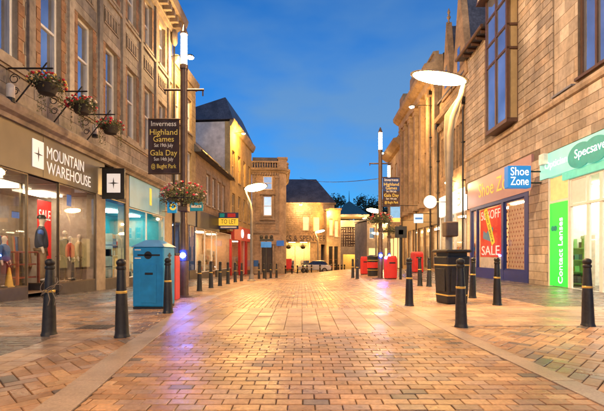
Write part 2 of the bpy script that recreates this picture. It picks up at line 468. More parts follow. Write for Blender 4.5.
M_grey = mat('grey_sett', (.17, .14, .12, 1), .26, var=.25, scale=22, bump=.35, bscale=100, pieces=P_G, pv=.15, spec=.6, rvar=.1, stain=.4, gum=.3)
P_K = [(0, (.36, .27, .21, 1)), (.35, (.40, .30, .23, 1)), (.7, (.33, .26, .22, 1))]
M_kerb = mat('granite_kerb', (.37, .28, .22, 1), .38, var=.2, scale=60, bump=.25, bscale=160, pieces=P_K, pv=.07, spec=.5, rvar=.08, stain=.3)

def paver_verts(w, l, ang, h=.03, ch=.005):
    a, b = w/2, l/2; c, s = math.cos(ang), math.sin(ang)
    r = [(-a,-b),(a,-b),(a,b),(-a,b)]; i = [(math.copysign(abs(x)-ch, x), math.copysign(abs(y)-ch, y)) for x, y in r]
    R_ = lambda p, z: (p[0]*c-p[1]*s, p[0]*s+p[1]*c, z)
    return [R_(p, -h) for p in r] + [R_(p, -ch*.8) for p in r] + [R_(p, 0) for p in i]
PF = []
for k in range(4):
    j = (k+1) % 4; PF += [(k, j, 4+j, 4+k), (4+k, 4+j, 8+j, 8+k)]
PF.append((8, 9, 10, 11))
_pc = {}
def lay(parent, pavers, m, n_obj=300, name='paver', seed=3, lift=0.0):
    """pavers: (x, y, w, l, angle); the ones that show largest are single objects, the rest one mesh"""
    rnd = random.Random(seed)
    def show(p):
        x, y, w, l, a = p
        if y < .8: return 0
        px, py = HX + x*FPX/y, HY + (CAM_H - g(y, x))*FPX/y
        if px < -4 or px > 608 or py > 413: return 0
        return w*l/y**3
    pavers = sorted(pavers, key=show, reverse=True)
    V, Fc = [], []
    for i, (x, y, w, l, a) in enumerate(pavers):
        dz = rnd.uniform(-.0022, .0022); tx, ty = rnd.uniform(-.006, .006) - (g(y, x+.1)-g(y, x))*10, rnd.uniform(-.006, .006) + (g(y+.1, x)-g(y, x))*10
        z = g(y, x)+dz+lift
        if i < n_obj and show(pavers[i]) > 0:
            key = (round(w, 3), round(l, 3), m.name)
            if key not in _pc:
                mb = MB(); mb.v = paver_verts(w, l, 0); mb.f = list(PF); _pc[key] = mb.mesh(name, m)
            o = bpy.data.objects.new(name, _pc[key]); COL.objects.link(o); o.parent = parent
            o.location = (x, y, z); o.rotation_euler = (ty, tx, a)
        else:
            k = len(V)
            V += [(x+vx, y+vy, z+vz+vx*tx*-1+vy*ty) for vx, vy, vz in paver_verts(w, l, a)]
            Fc += [tuple(k+q for q in f) for f in PF]
    if V:
        mb = MB(); mb.v, mb.f = V, Fc
        o = mb.build(name + '_field', m, parent, fix=False); o['kind'] = 'stuff'
def bond_x(x0f, x1f, y0, y1, w, l, gap=.008, seed=1, off=.5):
    """courses across the street: bricks w long in x, l deep in y"""
    out = []; rnd = random.Random(seed); y = y0; r = 0
    while y < y1 - l*.5:
        yc = y+l/2; a, b = x0f(yc), x1f(yc); x = math.floor(a/w)*w - w*(off if r % 2 else 0) + rnd.uniform(-.008, .008)
        while x < b:
            u, v = max(x, a), min(x+w, b)
            if v-u > .03: out.append(((u+v)/2, yc, round(v-u-gap, 3), l-gap, 0))
            x += w
        y += l; r += 1
    return out
def bond_y(x0f, x1f, y0, y1, w, l, gap=.008, xr=(-14, 16), off=.5):
    """courses along the street: pieces w wide in x, l long in y"""
    out = []; k = math.floor(xr[0]/w)
    while k*w < xr[1]:
        x = (k+.5)*w; y = y0 - (l*off if k % 2 else 0)
        while y < y1:
            u, v = max(y, y0), min(y+l, y1)
            if v-u > .03 and x0f((u+v)/2)-.08 < x < x1f((u+v)/2)+.08: out.append((x, (u+v)/2, w-gap, round(v-u-gap, 3), 0))
            y += l
        k += 1
    return out
def herring(x0f, x1f, y0, y1, W, gap=.008):
    out = []; n = int(9/W); c = math.sqrt(.5)
    for i in range(-n, n):
        for j in range(-n, n):
            d = (i-j) % 4
            if d == 0: cx, cy, w, l = (i+1)*W, (j+.5)*W, 2*W, W
            elif d == 3: cx, cy, w, l = (i+.5)*W, (j+1)*W, W, 2*W
            else: continue
            x, y = (cx-cy)*c, (cx+cy)*c + 3
            if y0 < y < y1 and x0f(y)-.1 < x < x1f(y)+.1: out.append((x, y, w-gap, l-gap, PI/4))
    return out
INF = lambda v: (lambda y: v)
Y1, Y2, Y3, Y4 = 5.72, 5.9, 8.3, 8.44
lay(street, bond_x(KL, KR, .5, Y1, .2, .112, seed=5), M_pav, 300, 'paver', 5)
lay(street, bond_x(KL, KR, Y1, Y2, .62, .18, seed=6), M_slab, 40, 'border_slab', 6)
lay(street, bond_y(KL, KR, Y2, Y3, .27, .5, off=.37), M_slab, 140, 'slab', 7)
lay(street, bond_x(KL, KR, Y3, Y4, .62, .14, seed=6), M_slab, 20, 'border_slab', 8)
lay(street, bond_y(KL, KR, Y4, 50, .112, .2), M_pav, 0, 'paver', 9)
LO = lambda y: KL(y)-WL
RO = lambda y: KR(y)+WR
lay(pave_l, herring(INF(-2.78), LO, .4, 5.52, .125), M_pav, 200, 'paver', 11)
lay(pave_l, bond_x(INF(-3.28), INF(-2.78), .4, 5.45, .5, .17, seed=2, off=0), M_slab, 40, 'slab', 12, .007)
lay(pave_l, bond_x(INF(-5.6), INF(-3.28), .4, 5.45, .2, .112, seed=3), M_grey, 60, 'sett', 13)
lay(pave_l, bond_x(INF(-8), LO, 5.45, 5.6, .62, .15, seed=4), M_slab, 20, 'border_slab', 14, .007)
lay(pave_l, bond_x(INF(-8), LO, 5.6, 8.6, .2, .112, seed=14), M_pav, 80, 'paver', 15)
lay(pave_l, bond_x(INF(-4.6), LO, 8.6, 46, .2, .112, seed=24), M_pav, 0, 'paver', 16)
lay(pave_l, bond_x(INF(-7.6), INF(-4.6), 8.6, 40, .3, .15, seed=34), M_grey, 40, 'sett', 17)
lay(pave_r, herring(RO, INF(7), .4, 6.27, .125), M_pav, 260, 'paver', 21)
lay(pave_r, bond_x(RO, INF(9), 6.2, 6.36, .62, .16, seed=4), M_slab, 20, 'border_slab', 22, .007)
lay(pave_r, bond_x(RO, INF(9.5), 6.36, 8.6, .45, .28, seed=15), M_slab, 80, 'slab', 23)
lay(pave_r, bond_x(RO, INF(5.2), 8.6, 48, .2, .112, seed=25), M_pav, 0, 'paver', 24)
lay(pave_r, bond_x(INF(5.2), INF(11), 8.6, 44, .3, .15, seed=35), M_grey, 60, 'sett', 25)
def kerb(name, edge, w, side, label_y=60):
    root = MB(); ys = [-1+.9*i for i in range(62)]
    base = sheet(name, (lambda y: edge(y)-(w if side < 0 else 0)), (lambda y: edge(y)+(w if side > 0 else 0)), YS, -.006, M_bed)
    for i, y in enumerate(ys):
        a, b = y+.004, y+.896; mb = MB()
        x0, x1 = (edge(a)-w, edge(a)) if side < 0 else (edge(a), edge(a)+w)
        u0, u1 = (edge(b)-w, edge(b)) if side < 0 else (edge(b), edge(b)+w)
        bot = [(x0, a, g(a, x0)-.05), (x1, a, g(a, x1)-.05), (u1, b, g(b, u1)-.05), (u0, b, g(b, u0)-.05)]
        top = [(p[0], p[1], p[2]+.058) for p in bot]
        mb.frustum(bot, top).build('kerb_stone', M_kerb, base, bevel=.004)
kerb('kerb_left', KL, WL, -1)
kerb('kerb_right', KR, WR, 1)

# ================================================================ LEFT SIDE: BUILDING A (outdoor shop and turquoise shop)
P_A = [(0, (.34, .28, .22, 1)), (.3, (.38, .31, .235, 1)), (.6, (.29, .25, .21, 1)), (.82, (.41, .345, .26, 1))]
M_stA = mat('tan_stone', (.31, .24, .17, 1), .8, var=.2, scale=7, bump=.35, bscale=45, pieces=P_A, pv=.16, stain=.45, streak=.3)
M_mort = mat('stone_mortar', (.38, .31, .22, 1), .9, var=.15, bump=.2, stain=.2)
P_Q = [(0, (.32, .17, .085, 1)), (.4, (.36, .20, .10, 1)), (.75, (.28, .16, .09, 1))]
M_quo = mat('rust_quoin', (.33, .18, .09, 1), .8, var=.2, scale=9, bump=.3, bscale=45, pieces=P_Q, pv=.14, stain=.3)
M_corn = mat('cornice_stone', (.36, .285, .205, 1), .75, var=.2, scale=6, bump=.25, stain=.35)
M_darkroom = mat('dark_inside', (.03, .026, .022, 1), .9, var=.2)
M_cream = mat('shop_plaster', (.55, .45, .33, 1), .8, var=.1)
M_wood = mat('shop_floorboards', (.22, .13, .07, 1), .5, var=.25, scale=12)
GL = glass_pane()
A = Facade(-7.25, 0, 0, 1, -1, 13.5, 0, 'corner_shop_building', 'tall tan stone block with sash windows and a bracketed cornice over an outdoor clothing shop')
A0, A1 = 4.0, 22.3
a_win = []
for k in range(-1, 7):
    c = 9.78 + 1.84*k
    a_win += [(c-.47, c+.47, 6.02, 8.92), (c-.45, c+.45, 10.85, 13.0)]
wallA = A.wall(A0, A1, 4.8, 14.0, a_win, M_mort)
surr = [(a-.26, b+.26, c, d+.0) for a, b, c, d in a_win]
bands = [(A0, A1, 5.72, 5.9), (A0, A1, 9.25, 10.55), (A0, A1, 13.28, 14.0)]
ashlar(A, wallA, A0, A1, 4.95, 13.28, surr + bands, M_stA, course=.34, length=.95, seed=4, n_obj=220)
for i, (a, b, c, d) in enumerate(a_win):
    vis = a > 9
    for side in (0, 1):            # rusty quoins down both jambs
        e0, e1 = ((a-.25, a-.005) if side == 0 else (b+.005, b+.25))
        z = c; r = 0
        while z < d - .05:
            h = min(.31, d - z); w0, w1 = (e0 + (.07 if r % 2 else 0), e1) if side == 0 else (e0, e1 - (.07 if r % 2 else 0))
            ob = bpy.data.objects.new('quoin', chamfer_block(w1-w0, h-.012, .026, .006, M_quo)); COL.objects.link(ob); ob.parent = wallA
            ob.location = A.loc((w0+w1)/2, 0, z+h/2); z += h; r += 1
    A.part('lintel', M_stA, [(a-.25, b+.25, -.01, .034, d+.004, d+.3)], wallA, bevel=.006)
    if c < 9: A.sash(a, b, c, d, sill=M_corn, meet=.56)
    else: A.sash(a, b, c, d, sill=M_corn, meet=.5)
    if c > 9:                       # carved panel below the upper window
        A.part('carved_panel', M_corn, [(a-.12, b+.12, 0, .05, 9.62, 9.68), (a-.12, b+.12, 0, .05, 10.14, 10.2)] +
               [(a-.1+.108*q, a-.04+.108*q, 0, .075 - .03*(q % 2), 9.7, 10.12) for q in range(10)] + [(a-.1, b+.1, -.01, .02, 9.68, 10.14)], wallA)
        A.part('apron', M_stA, [(a-.25, b+.25, -.01, .03, 10.24, 10.7)], wallA)
        A.part('spandrel', M_stA, [(a-.25, b+.25, -.01, .026, 9.24, 9.6)], wallA)
for k in range(-2, 7):              # pilasters between the bays
    c = 9.78 + 1.84*k + .92
    if A0 < c < A1-.2: A.part('pilaster', M_stA, [(c-.13, c+.13, 0, .10, 5.9, 13.28)], wallA, bevel=.012)
A.part('string_course', M_corn, [(A0, A1, 0, .10, 5.74, 5.9), (A0, A1, 0, .05, 5.66, 5.74)], wallA)
A.part('string_course', M_corn, [(A0, A1, 0, .09, 10.56, 10.68)], wallA)
mb = MB(); pr = [(0, 13.3), (.12, 13.3), (.16, 13.5), (.2, 13.52), (.2, 13.72), (.5, 13.9), (.72, 13.95), (.78, 14.15), (.82, 14.32), (.6, 14.4), (0, 14.4)]
def cornice(f, mb, prof, s0, s1):
    mb.frustum([f.loc(s0, o, z) for o, z in prof], [f.loc(s1, o, z) for o, z in prof]); return mb
cornice(A, mb, pr, A0, A1+.55).build('cornice', M_corn, A.root)
for k in range(34):
    s = A0+.3+.54*k
    A.part('cornice_bracket', M_corn, [(s-.09, s+.09, .2, .62, 13.56, 13.86)])
mb = MB(); mb.ball(A.loc(A1+.05, .16, 13.15), .34, 8, (1, .5, 1.3)); mb.build('carved_scroll', M_corn, A.root, smooth=True)
mb = MB(); pr = [(0, 4.42), (.14, 4.42), (.18, 4.52), (.30, 4.58), (.34, 4.66), (.36, 4.76), (.26, 4.84), (.08, 4.95), (0, 4.97)]
cornice(A, mb, pr, A0, A1).build('shop_cornice', M_corn, A.root)
A.part('roof', SLATE(), [(A0, A1+.3, -9, .3, 14.42, 14.6)])
A.part('upper_storeys', M_darkroom, [(A0, A1, -9, -.31, 4.4, 14.3)])
A.part('end_wall', M_stA, [(A1-.02, A1+.28, -9, -.02, -.8, 14.3)])
mb = MB(); mb.tube([A.loc(A1+.16, .12, z) for z in (0, 4, 8, 13)], .05).build('drainpipe', BLACK(), A.root, smooth=True)
# outdoor shop front
sW = [A.S(-120), A.S(27), A.S(58), A.S(95), A.S(104), A.S(125), A.S(127), A.S(164)]
M_fas = mat('bronze_fascia', (.21, .18, .125, 1), .34, metal=.4, var=.08, scale=2)
M_let = mat('white_lettering', (.85, .83, .8, 1), .5, var=.02, emit=(1, .96, .9), es=.16)
fa = A.part('fascia', M_fas, [(sW[0], A.S(103), -.05, .06, 3.25, 4.42)])
A.part('fascia_joint', BLACK(), [(A.S(41)-.006, A.S(41)+.006, .06, .064, 3.27, 4.4)], fa)
tz = 3.83
sl = (A.S(29.5)+A.S(41))/2
hw = .47
A.part('emblem_tile', M_let, [(sl-.235, sl+.235, .062, .085, 3.46, 4.22)], fa, bevel=.02)
def star(f, s, z, r, o, m, parent):
    mb = MB(); pts = []
    for k in range(8):
        rr = r if k % 2 == 0 else r*.16
        pts.append((s + rr*math.sin(PI*k/4), z + rr*math.cos(PI*k/4)))
    mb.frustum([f.loc(a, o, b) for a, b in pts], [f.loc(a, o+.004, b) for a, b in pts]); return mb.build('star_emblem', m, parent)
star(A, sl, 3.84, .2, .086, mat('emblem_dark', (.05, .045, .04, 1), .5), fa)
s0, s1 = A.S(43.5), A.S(81); s2 = A.S(88)
A.text('MOUNTAIN', .50, (s0+s1)/2+.05, .066, 3.98, M_let, fa, width=(s1-s0), bold=.001)
A.text('WAREHOUSE', .50, (s0+s2)/2+.05, .066, 3.55, M_let, fa, width=(s2-s0), bold=.001)
M_frame = mat('bronze_frame', (.16, .12, .08, 1), .35, metal=.5, var=.1)
M_plinth = mat('dark_plinth', (.07, .06, .055, 1), .35, var=.2)
A.room(sW[0], sW[4]-.02, .06, 3.22, 3.2, mat('shop_wall_taupe', (.36, .31, .26, 1), .8, var=.15), M_wood, o=-.02, nl=4, lamp=emitter('shop_lamp_mw', (1, .80, .55), 9))
A.part('plinth', M_plinth, [(sW[0], sW[1], -.06, .03, -.15, .26)])
A.part('plinth', M_plinth, [(sW[2], sW[3], -.06, .03, -.15, .24)])
A.part('plinth', M_plinth, [(sW[1]-.05, sW[1], -1.1, -.06, -.15, .26), (sW[2], sW[2]+.05, -1.1, -.06, -.15, .24), (sW[1], sW[2], -1.15, -1.1, -.15, .2)])
def pane(f, s0, s1, o0, o1, z0, z1, name='shop_window', m=None, fm=None, fw=.035, parent=None):
    """a framed sheet of plate glass from (s0,o0) to (s1,o1)"""
    p0, p1 = Vector(f.loc(s0, o0, 0)), Vector(f.loc(s1, o1, 0)); d = (p1-p0); L = d.length; d.normalize(); nn = Vector((-d.y, d.x, 0))
    def bar(mb, a, b, za, zb, t):
        q = [p0+d*a-nn*t, p0+d*b-nn*t, p0+d*b+nn*t, p0+d*a+nn*t]
        mb.frustum([(p.x, p.y, za-f.zb) for p in q], [(p.x, p.y, zb-f.zb) for p in q])
    mb = MB(); bar(mb, 0, fw, z0, z1, .03); bar(mb, L-fw, L, z0, z1, .03); bar(mb, fw, L-fw, z0, z0+fw, .03); bar(mb, fw, L-fw, z1-fw, z1, .03)
    w = mb.build(name, fm or M_frame, parent or f.root)
    gp = MB(); a, b = p0+d*fw, p0+d*(L-fw); gp.quad((a.x, a.y, z0+fw-f.zb), (b.x, b.y, z0+fw-f.zb), (b.x, b.y, z1-fw-f.zb), (a.x, a.y, z1-fw-f.zb)); gp.build('pane', m or GL, w, fix=False); return w
mids = [sW[0], sW[0]+2.2, 8.2, sW[1]]
for a, b in zip(mids, mids[1:]): pane(A, a, b, 0, 0, .26, 3.24)
pane(A, sW[1], sW[1], 0, -1.1, .26, 3.24)
pane(A, sW[1], sW[2], -1.1, -1.1, .2, 3.24)
pane(A, sW[2], sW[2], 0, -1.1, .24, 3.24)
pane(A, sW[2], sW[3], 0, 0, .24, 3.24)
M_pier = mat('pier_stone', (.38, .30, .21, 1), .6, var=.15, scale=5, bump=.2, stain=.25)
A.part('pier', M_pier, [(sW[3], sW[4], -.3, .06, -.2, 3.25)], bevel=.015)
pane(A, sW[4], sW[5], 0, 0, .2, 3.24)
A.part('plinth', M_plinth, [(sW[4], sW[5], -.1, .03, -.3, .2)])
A.part('pier', M_pier, [(sW[5], sW[6]+.1, -.3, .05, -.3, 4.42)], bevel=.01)
# turquoise shop
TQ = mat('turquoise_wall', (.01, .30, .33, 1), .6, var=.1)
f2 = A.part('fascia', mat('pale_turquoise_fascia', (.24, .56, .80, 1), .35, var=.08, scale=2), [(sW[6]+.1, sW[7], -.05, .07, 3.12, 4.42)])
A.part('fascia_end', mat('blue_fascia_end', (.01, .22, .36, 1), .4), [(sW[7]-.9, sW[7]-.02, .072, .078, 3.14, 4.40)], f2)
A.part('fascia_mark', mat('yellow_mark', (.8, .52, .03, 1), .45, emit=(1, .7, .1), es=.25), [(A.S(149)-.13, A.S(149)+.13, .073, .085, 3.45, 4.25)], f2, bevel=.05)
A.room(sW[4]+.02, sW[7]-.05, -.1, 3.1, 2.6, TQ, M_wood, o=-.02, nl=3, lamp=emitter('shop_lamp_turquoise', (.75, 1, .95), 12))
q = [sW[6]+.1, A.S(146), sW[7]]
for a, b in zip(q, q[1:]): pane(A, a, b, 0, 0, .15, 3.1, fm=WHITE())
A.part('plinth', M_plinth, [(sW[6]+.1, sW[7], -.06, .03, -.5, .15)])
A.part('pier', M_pier, [(sW[7], A1, -.3, .05, -.6, 4.42)], bevel=.01)

# ================================================================ B: narrow three-storey front, flood-lit yellow
M_stB = mat('ochre_stone', (.42, .31, .15, 1), .8, var=.18, scale=6, bump=.3, stain=.3)
B = Facade(-7.25, 22.3, .05, 1, -1, 2.2, g(24), 'narrow_stone_building', 'narrow flat-topped ochre stone front squeezed between the tall block and the low slate-roofed shop')
b_win = [(.7, 1.5, 5.4, 7.6), (2.7, 3.5, 5.4, 7.6), (.7, 1.5, 8.8, 10.9), (2.7, 3.5, 8.8, 10.9)]
wB = B.wall(.32, 4.3, 4.0, 12.2, b_win, M_stB)
ashlar(B, wB, .32, 4.3, 4.3, 12.0, [(a-.04, b+.04, c-.1, d+.05) for a, b, c, d in b_win], M_stB, n_obj=80, seed=7, d=.014)
for w in b_win: B.sash(*w, sill=M_corn, meet=.5)
mb = MB(); cornice(B, mb, [(0, 11.9), (.1, 11.9), (.25, 12.15), (.28, 12.35), (0, 12.4)], .3, 4.35).build('cornice', M_corn, B.root)
B.part('upper_storeys', M_stB, [(.3, 4.3, -8, -.31, 3.9, 12.3)])
fb = B.part('fascia', mat('dark_blue_fascia', (.02, .06, .14, 1), .4), [(.32, 4.3, -.2, .06, 3.0, 4.0)])
B.room(.35, 4.28, g(24)-.02, 3.0, 2.4, mat('blue_shop_wall', (.08, .13, .24, 1), .7), M_wood, o=-.05, nl=1, lamp=emitter('shop_lamp_blue', (.7, .85, 1), 14))
pane(B, .5, 2.0, 0, 0, .1, 3.0, fm=mat('navy_frame', (.02, .04, .12, 1), .4)); pane(B, 3.0, 4.1, 0, 0, .1, 3.0, fm=mat('navy_frame', (.02,.04,.12,1)))
pane(B, 2.05, 2.95, -.3, -.3, g(24)+.05, 2.6, name='door', fm=mat('navy_frame', (.02, .04, .12, 1)))
B.part('plinth', M_plinth, [(.32, 2.0, -.1, .04, -.9, .1), (3.0, 4.3, -.1, .04, -.9, .1)])

# ================================================================ C: low shop with slate roof
M_stC = mat('brown_stone', (.36, .25, .15, 1), .8, var=.18, scale=6, bump=.3, stain=.3)
zc = g(30)
C = Facade(-7.05, 26.3, .05, 1, -1, 5, zc, 'low_slate_shop', 'low two-storey stone shop with slate roof and four tall windows beyond the flood-lit front')
c_win = [(C.S(p0), C.S(p1), 4.75, 7.0) for p0, p1 in ((206.5, 210), (212.5, 215.5), (217.8, 220.6), (222.6, 225))]
wC = C.wall(.3, 10.3, 3.6, 7.95, c_win, M_stC)
ashlar(C, wC, .3, 10.3, 3.9, 7.9, [(a-.1, b+.1, c-.15, d+.15) for a, b, c, d in c_win], M_stC, n_obj=60, seed=9, d=.012)
for w in c_win:
    C.sash(*w, sill=M_corn, meet=.5, fw=.11)
    C.part('lintel', M_corn, [(w[0]-.15, w[1]+.15, 0, .05, 7.02, 7.25)], wC)
C.part('upper_storey', M_stC, [(.3, 10.3, -6, -.31, 3.5, 7.9)])
mb = MB()
rp = [(.45, 7.85), (.45, 7.97), (-3.0, 11.3), (-3.3, 11.3), (-6.3, 8.2), (-6.3, 7.95)]
cornice(C, mb, rp, -.02, 10.28).build('roof', SLATE(), C.root)
mb = MB(); mb.tube([C.loc(s, .50, 7.93) for s in (0, 5, 10.2)], .07).build('gutter', BLACK(), C.root)
M_dkfas = mat('charcoal_fascia', (.045, .04, .04, 1), .45)
fc = C.part('fascia', M_dkfas, [(.3, C.S(218), -.2, .12, 2.95, 4.1)])
C.room(.4, C.S(231), zc-.1, 2.95, 2.6, mat('shop_wall_pale', (.6, .48, .36, 1), .8), M_wood, o=-.05, nl=3, lamp=emitter('shop_lamp_warm2', (1, .72, .42), 22))
ps = [.35, 2.4, 4.2, 5.6, C.S(231)]
for k in range(4): pane(C, ps[k], ps[k+1]-.1, 0, 0, -.1, 2.95, fm=WHITE(), name='door' if k == 2 else 'shop_window')
C.part('plinth', M_plinth, [(.3, 4.2, -.1, .03, -1.2, -.1), (5.6, 10.2, -.1, .03, -1.3, -.1)])
# ================================================================ D: flood-lit house with white gable
M_stD = mat('gold_stone', (.46, .33, .14, 1), .8, var=.15, scale=5, bump=.25, stain=.25)
zd = g(41)
D = Facade(-6.55, 36.6, .085, 1, -1, 4.5, zd, 'gabled_stone_house', 'three-storey flood-lit yellow stone house with white rendered gable and slate roof')
d_top = 13.2
dw = []
for k in range(4):
    c = 1.3+2.25*k
    dw += [(c-.5, c+.5, 4.6, 6.9), (c-.5, c+.5, 8.2, 10.9)]
wD = D.wall(0, 9.4, 3.3, d_top, dw, M_stD)
for w in dw: D.sash(*w, sill=M_corn, meet=.5, fw=.1, fr=mat('cream_paint', (.6, .48, .28, 1), .5))
D.part('upper_storeys', M_stD, [(.3, 9.4, -7, -.31, 3.2, d_top)])
mb = MB(); cornice(D, mb, [(0, 12.8), (.15, 12.85), (.35, 13.2), (.42, 13.5), (0, 13.55)], -.1, 9.7).build('cornice', M_corn, D.root)
M_rend = mat('white_render', (.66, .63, .60, 1), .85, var=.12, scale=3, bump=.15, stain=.25)
D.part('gable_wall', M_rend, [(-.02, .28, -7, -.45, 7, 13.25)])
D.part('quoin_strip', M_stD, [(-.06, .3, -.45, .04, 7, 13.25)])
mb = MB()   # hipped slate roof
P = lambda s, o, z: D.loc(s, o, z)
mb.frustum([P(-.25, .35, 13.4), P(9.7, .35, 13.4), P(9.7, -7.2, 13.4), P(-.25, -7.2, 13.4)], [P(1.4, -.8, 16.0), P(8.2, -.8, 16.0), P(8.2, -.9, 16.0), P(1.4, -.9, 16.0)])
mb.build('roof', SLATE(), D.root)
frd = D.part('fascia', mat('red_fascia', (.40, .04, .025, 1), .4, emit=(1, .1, .05), es=.08), [(D.S(233), D.S(249), -.2, .14, 2.55, 3.9)])
D.room(.1, 9.2, zd-.1, 2.6, 2.5, mat('red_shop_wall', (.5, .3, .18, 1), .7), M_wood, o=-.05, nl=2, lamp=emitter('shop_lamp_red', (1, .55, .35), 16))
for a_, b_ in ((D.S(239), D.S(240.6)), (D.S(245), D.S(246.5)), (.1, .4)): D.part('red_post', mat('red_frame', (.5, .015, .012, 1), .4), [(a_, b_, -.1, .1, zd-.3, 2.55)])
pane(D, .4, D.S(239), 0, 0, zd+.3, 2.55, fm=mat('red_frame', (.5,.015,.012,1))); pane(D, D.S(240.6), D.S(245), -.1, -.1, zd, 2.55, name='door', fm=WHITE())
pane(D, D.S(246.5), 9.2, 0, 0, zd+.3, 2.55, fm=mat('red_frame', (.5,.015,.012,1)))
D.part('plinth', M_plinth, [(.1, 3.0, -.1, .05, -1.6, zd+.3), (6.4, 9.2, -.1, .05, -1.7, zd+.3)])
mb = MB(); c = D.S(241)
for k in range(16):
    a = 2*PI*k/16
mb.cyl(D.loc(c, .15, 3.25), D.loc(c, .18, 3.25), .42, .42, 18).build('flame_mark', emitter('white_mark', (1, .95, .9), 2.2), frd)
D.text('ex', 1.1, D.S(247.5), .18, 3.2, emitter('white_mark', (1, .95, .9), 2.2), frd, bold=.02)

# ================================================================ E: corner building that closes the left side
M_stE = mat('buff_stone', (.45, .33, .21, 1), .8, var=.18, scale=5, bump=.3, stain=.3)
ze = g(46)
E_ = Facade(-5.75, 46.2, 1, .06, -1, 1.6, ze, 'balustraded_corner_building', 'buff stone corner building with pedimented window and roof balustrade beside the department store')
e1 = 3.1
ew = [(1.25, 2.35, 8.6, 10.2), (1.3, 2.3, 5.6, 7.9), (1.15, 2.35, ze+.1, 2.1)]
wE = E_.wall(0, e1, ze-.3, 11.0, ew, M_stE)
ashlar(E_, wE, 0, e1, ze, 10.7, [(a-.15, b+.15, c-.15, d+.3) for a, b, c, d in ew], M_stE, n_obj=0, seed=11, d=.02)
E_.sash(*ew[0], sill=M_corn, meet=.5, fw=.1); E_.sash(*ew[1], sill=M_corn, meet=.5, fw=.1)
dr = E_.part('door', mat('dark_door', (.03, .022, .018, 1), .5), [(1.2, 2.3, -.22, -.14, ze, 2.05)])
E_.part('door_panel', mat('dark_door2', (.05, .035, .025, 1), .5), [(1.3, 1.7, -.14, -.12, ze+.3, .9), (1.8, 2.2, -.14, -.12, ze+.3, .9)], dr)
mb = MB()
mb.frustum([E_.loc(.9, .0, 8.0), E_.loc(2.7, .0, 8.0), E_.loc(1.8, 0, 8.55)], [E_.loc(.9, .3, 8.0), E_.loc(2.7, .3, 8.0), E_.loc(1.8, .3, 8.55)])
mb.build('pediment', M_corn, E_.root)
E_.part('window_surround', M_corn, [(1.0, 1.28, 0, .14, 5.3, 8.0), (2.32, 2.6, 0, .14, 5.3, 8.0), (.9, 2.7, 0, .22, 5.1, 5.3)])
E_.part('string_course', M_corn, [(0, e1, 0, .16, 3.6, 3.9), (0, e1, 0, .1, 4.7, 4.9)])
for k in range(11): E_.part('dentil', M_corn, [(.1+.28*k, .25+.28*k, 0, .22, 10.28, 10.52)])
for s_ in (.02, e1-.42): E_.part('pilaster', M_corn, [(s_, s_+.4, .02, .16, 3.92, 10.2), (s_-.02, s_+.44, .02, .22, 9.9, 10.22)])
E_.part('door_hood', M_corn, [(.9, 2.6, 0, .4, 2.3, 2.5), (.95, 1.12, 0, .25, ze, 2.3), (2.38, 2.55, 0, .25, ze, 2.3)])
E_.part('blue_plaque', mat('plaque_blue', (.02, .12, .4, 1), .4), [(.2, .75, .03, .07, -.2, .5)])
# curved corner and flank as one body
def ring(z):
    pts = [E_.loc(e1-.02, -.02, z)]
    for k in range(7):
        a = PI/2*(k/6); pts.append(E_.loc(e1+.85*math.sin(a), -.85+.85*math.cos(a), z))
    pts += [E_.loc(e1+.85, -9, z), E_.loc(0, -9, z), E_.loc(0, -.32, z), E_.loc(e1-.02, -.32, z)]
    return pts
mb = MB(); mb.frustum(ring(ze-.3), ring(11.0)); mb.build('corner_body', M_stE, E_.root)
def ring2(z, ex):
    pts = [E_.loc(-.1, ex, z), E_.loc(e1, ex, z)]
    for k in range(7):
        a = PI/2*(k/6); pts.append(E_.loc(e1+(.85+ex)*math.sin(a), -.85+(.85+ex)*math.cos(a), z))
    pts += [E_.loc(e1+.85+ex, -9, z), E_.loc(-.1, -9, z)]
    return pts
mb = MB(); mb.frustum(ring2(10.55, .12), ring2(10.8, .3)); mb.frustum(ring2(10.803, .42), ring2(11.05, .5)); mb.build('cornice', M_corn, E_.root)
mb = MB()
path = ring2(11.05, .2)[:9]
for a, b in zip(path, path[1:]):
    a, b = Vector(a), Vector(b); n = max(1, int((b-a).length/.28))
    for i in range(n):
        p = a.lerp(b, (i+.5)/n); mb.lathe([(.09, 0), (.05, .1), (.1, .3), (.05, .55), (.09, .62)], 6, p)
mb.build('balusters', M_corn, E_.root)['kind'] = 'stuff'
mb = MB(); mb.frustum(ring2(11.67, .3)[:9] + [ring2(11.67, .05)[8], ring2(11.67, .05)[0]], ring2(11.85, .3)[:9] + [ring2(11.85, .05)[8], ring2(11.85, .05)[0]]); mb.build('balustrade_rail', M_corn, E_.root)
E_.part('pedestal', M_corn, [(e1-.1, e1+.9, -.7, .25, 11.05, 12.1), (e1-.2, e1+1.0, -.8, .35, 12.1, 12.3)])
E_.part('roof', SLATE(), [(0, e1+.7, -9, -1.2, 11.05, 12.6)])

# ================================================================ department store with slate hip roof
M_stM = mat('sandy_stone', (.38, .28, .19, 1), .8, var=.2, scale=5, bump=.3, stain=.3)
zm = g(57)
M_ = Facade(-2.4, 57, 1, .02, -1, 3.5, zm, 'department_store', 'two-storey stone department store with lit entrance, bronze lettering and a big slate hip roof')
mx0, mx1 = 0, 7.0
mw = [(M_.S(303), M_.S(309), 4.6, 6.6), (M_.S(313.5), M_.S(319.5), 4.5, 6.5), (.1, M_.S(310), zm, 2.9), (M_.S(321), M_.S(325), zm, 2.6)]
wM = M_.wall(mx0, mx1, zm-.3, 8.4, mw, M_stM)
ashlar(M_, wM, mx0, mx1, 3.9, 8.3, [(a-.1, b+.1, c-.1, d+.1) for a, b, c, d in mw], M_stM, course=.3, length=.6, n_obj=0, seed=13, d=.03, gap=.03)
LITW = emitter('lit_window', (1, .74, .28), .5)
for w in mw[:2]: M_.sash(*w, fr=WHITE(), gl=LITW, fw=.12, meet=.5, sill=M_corn)
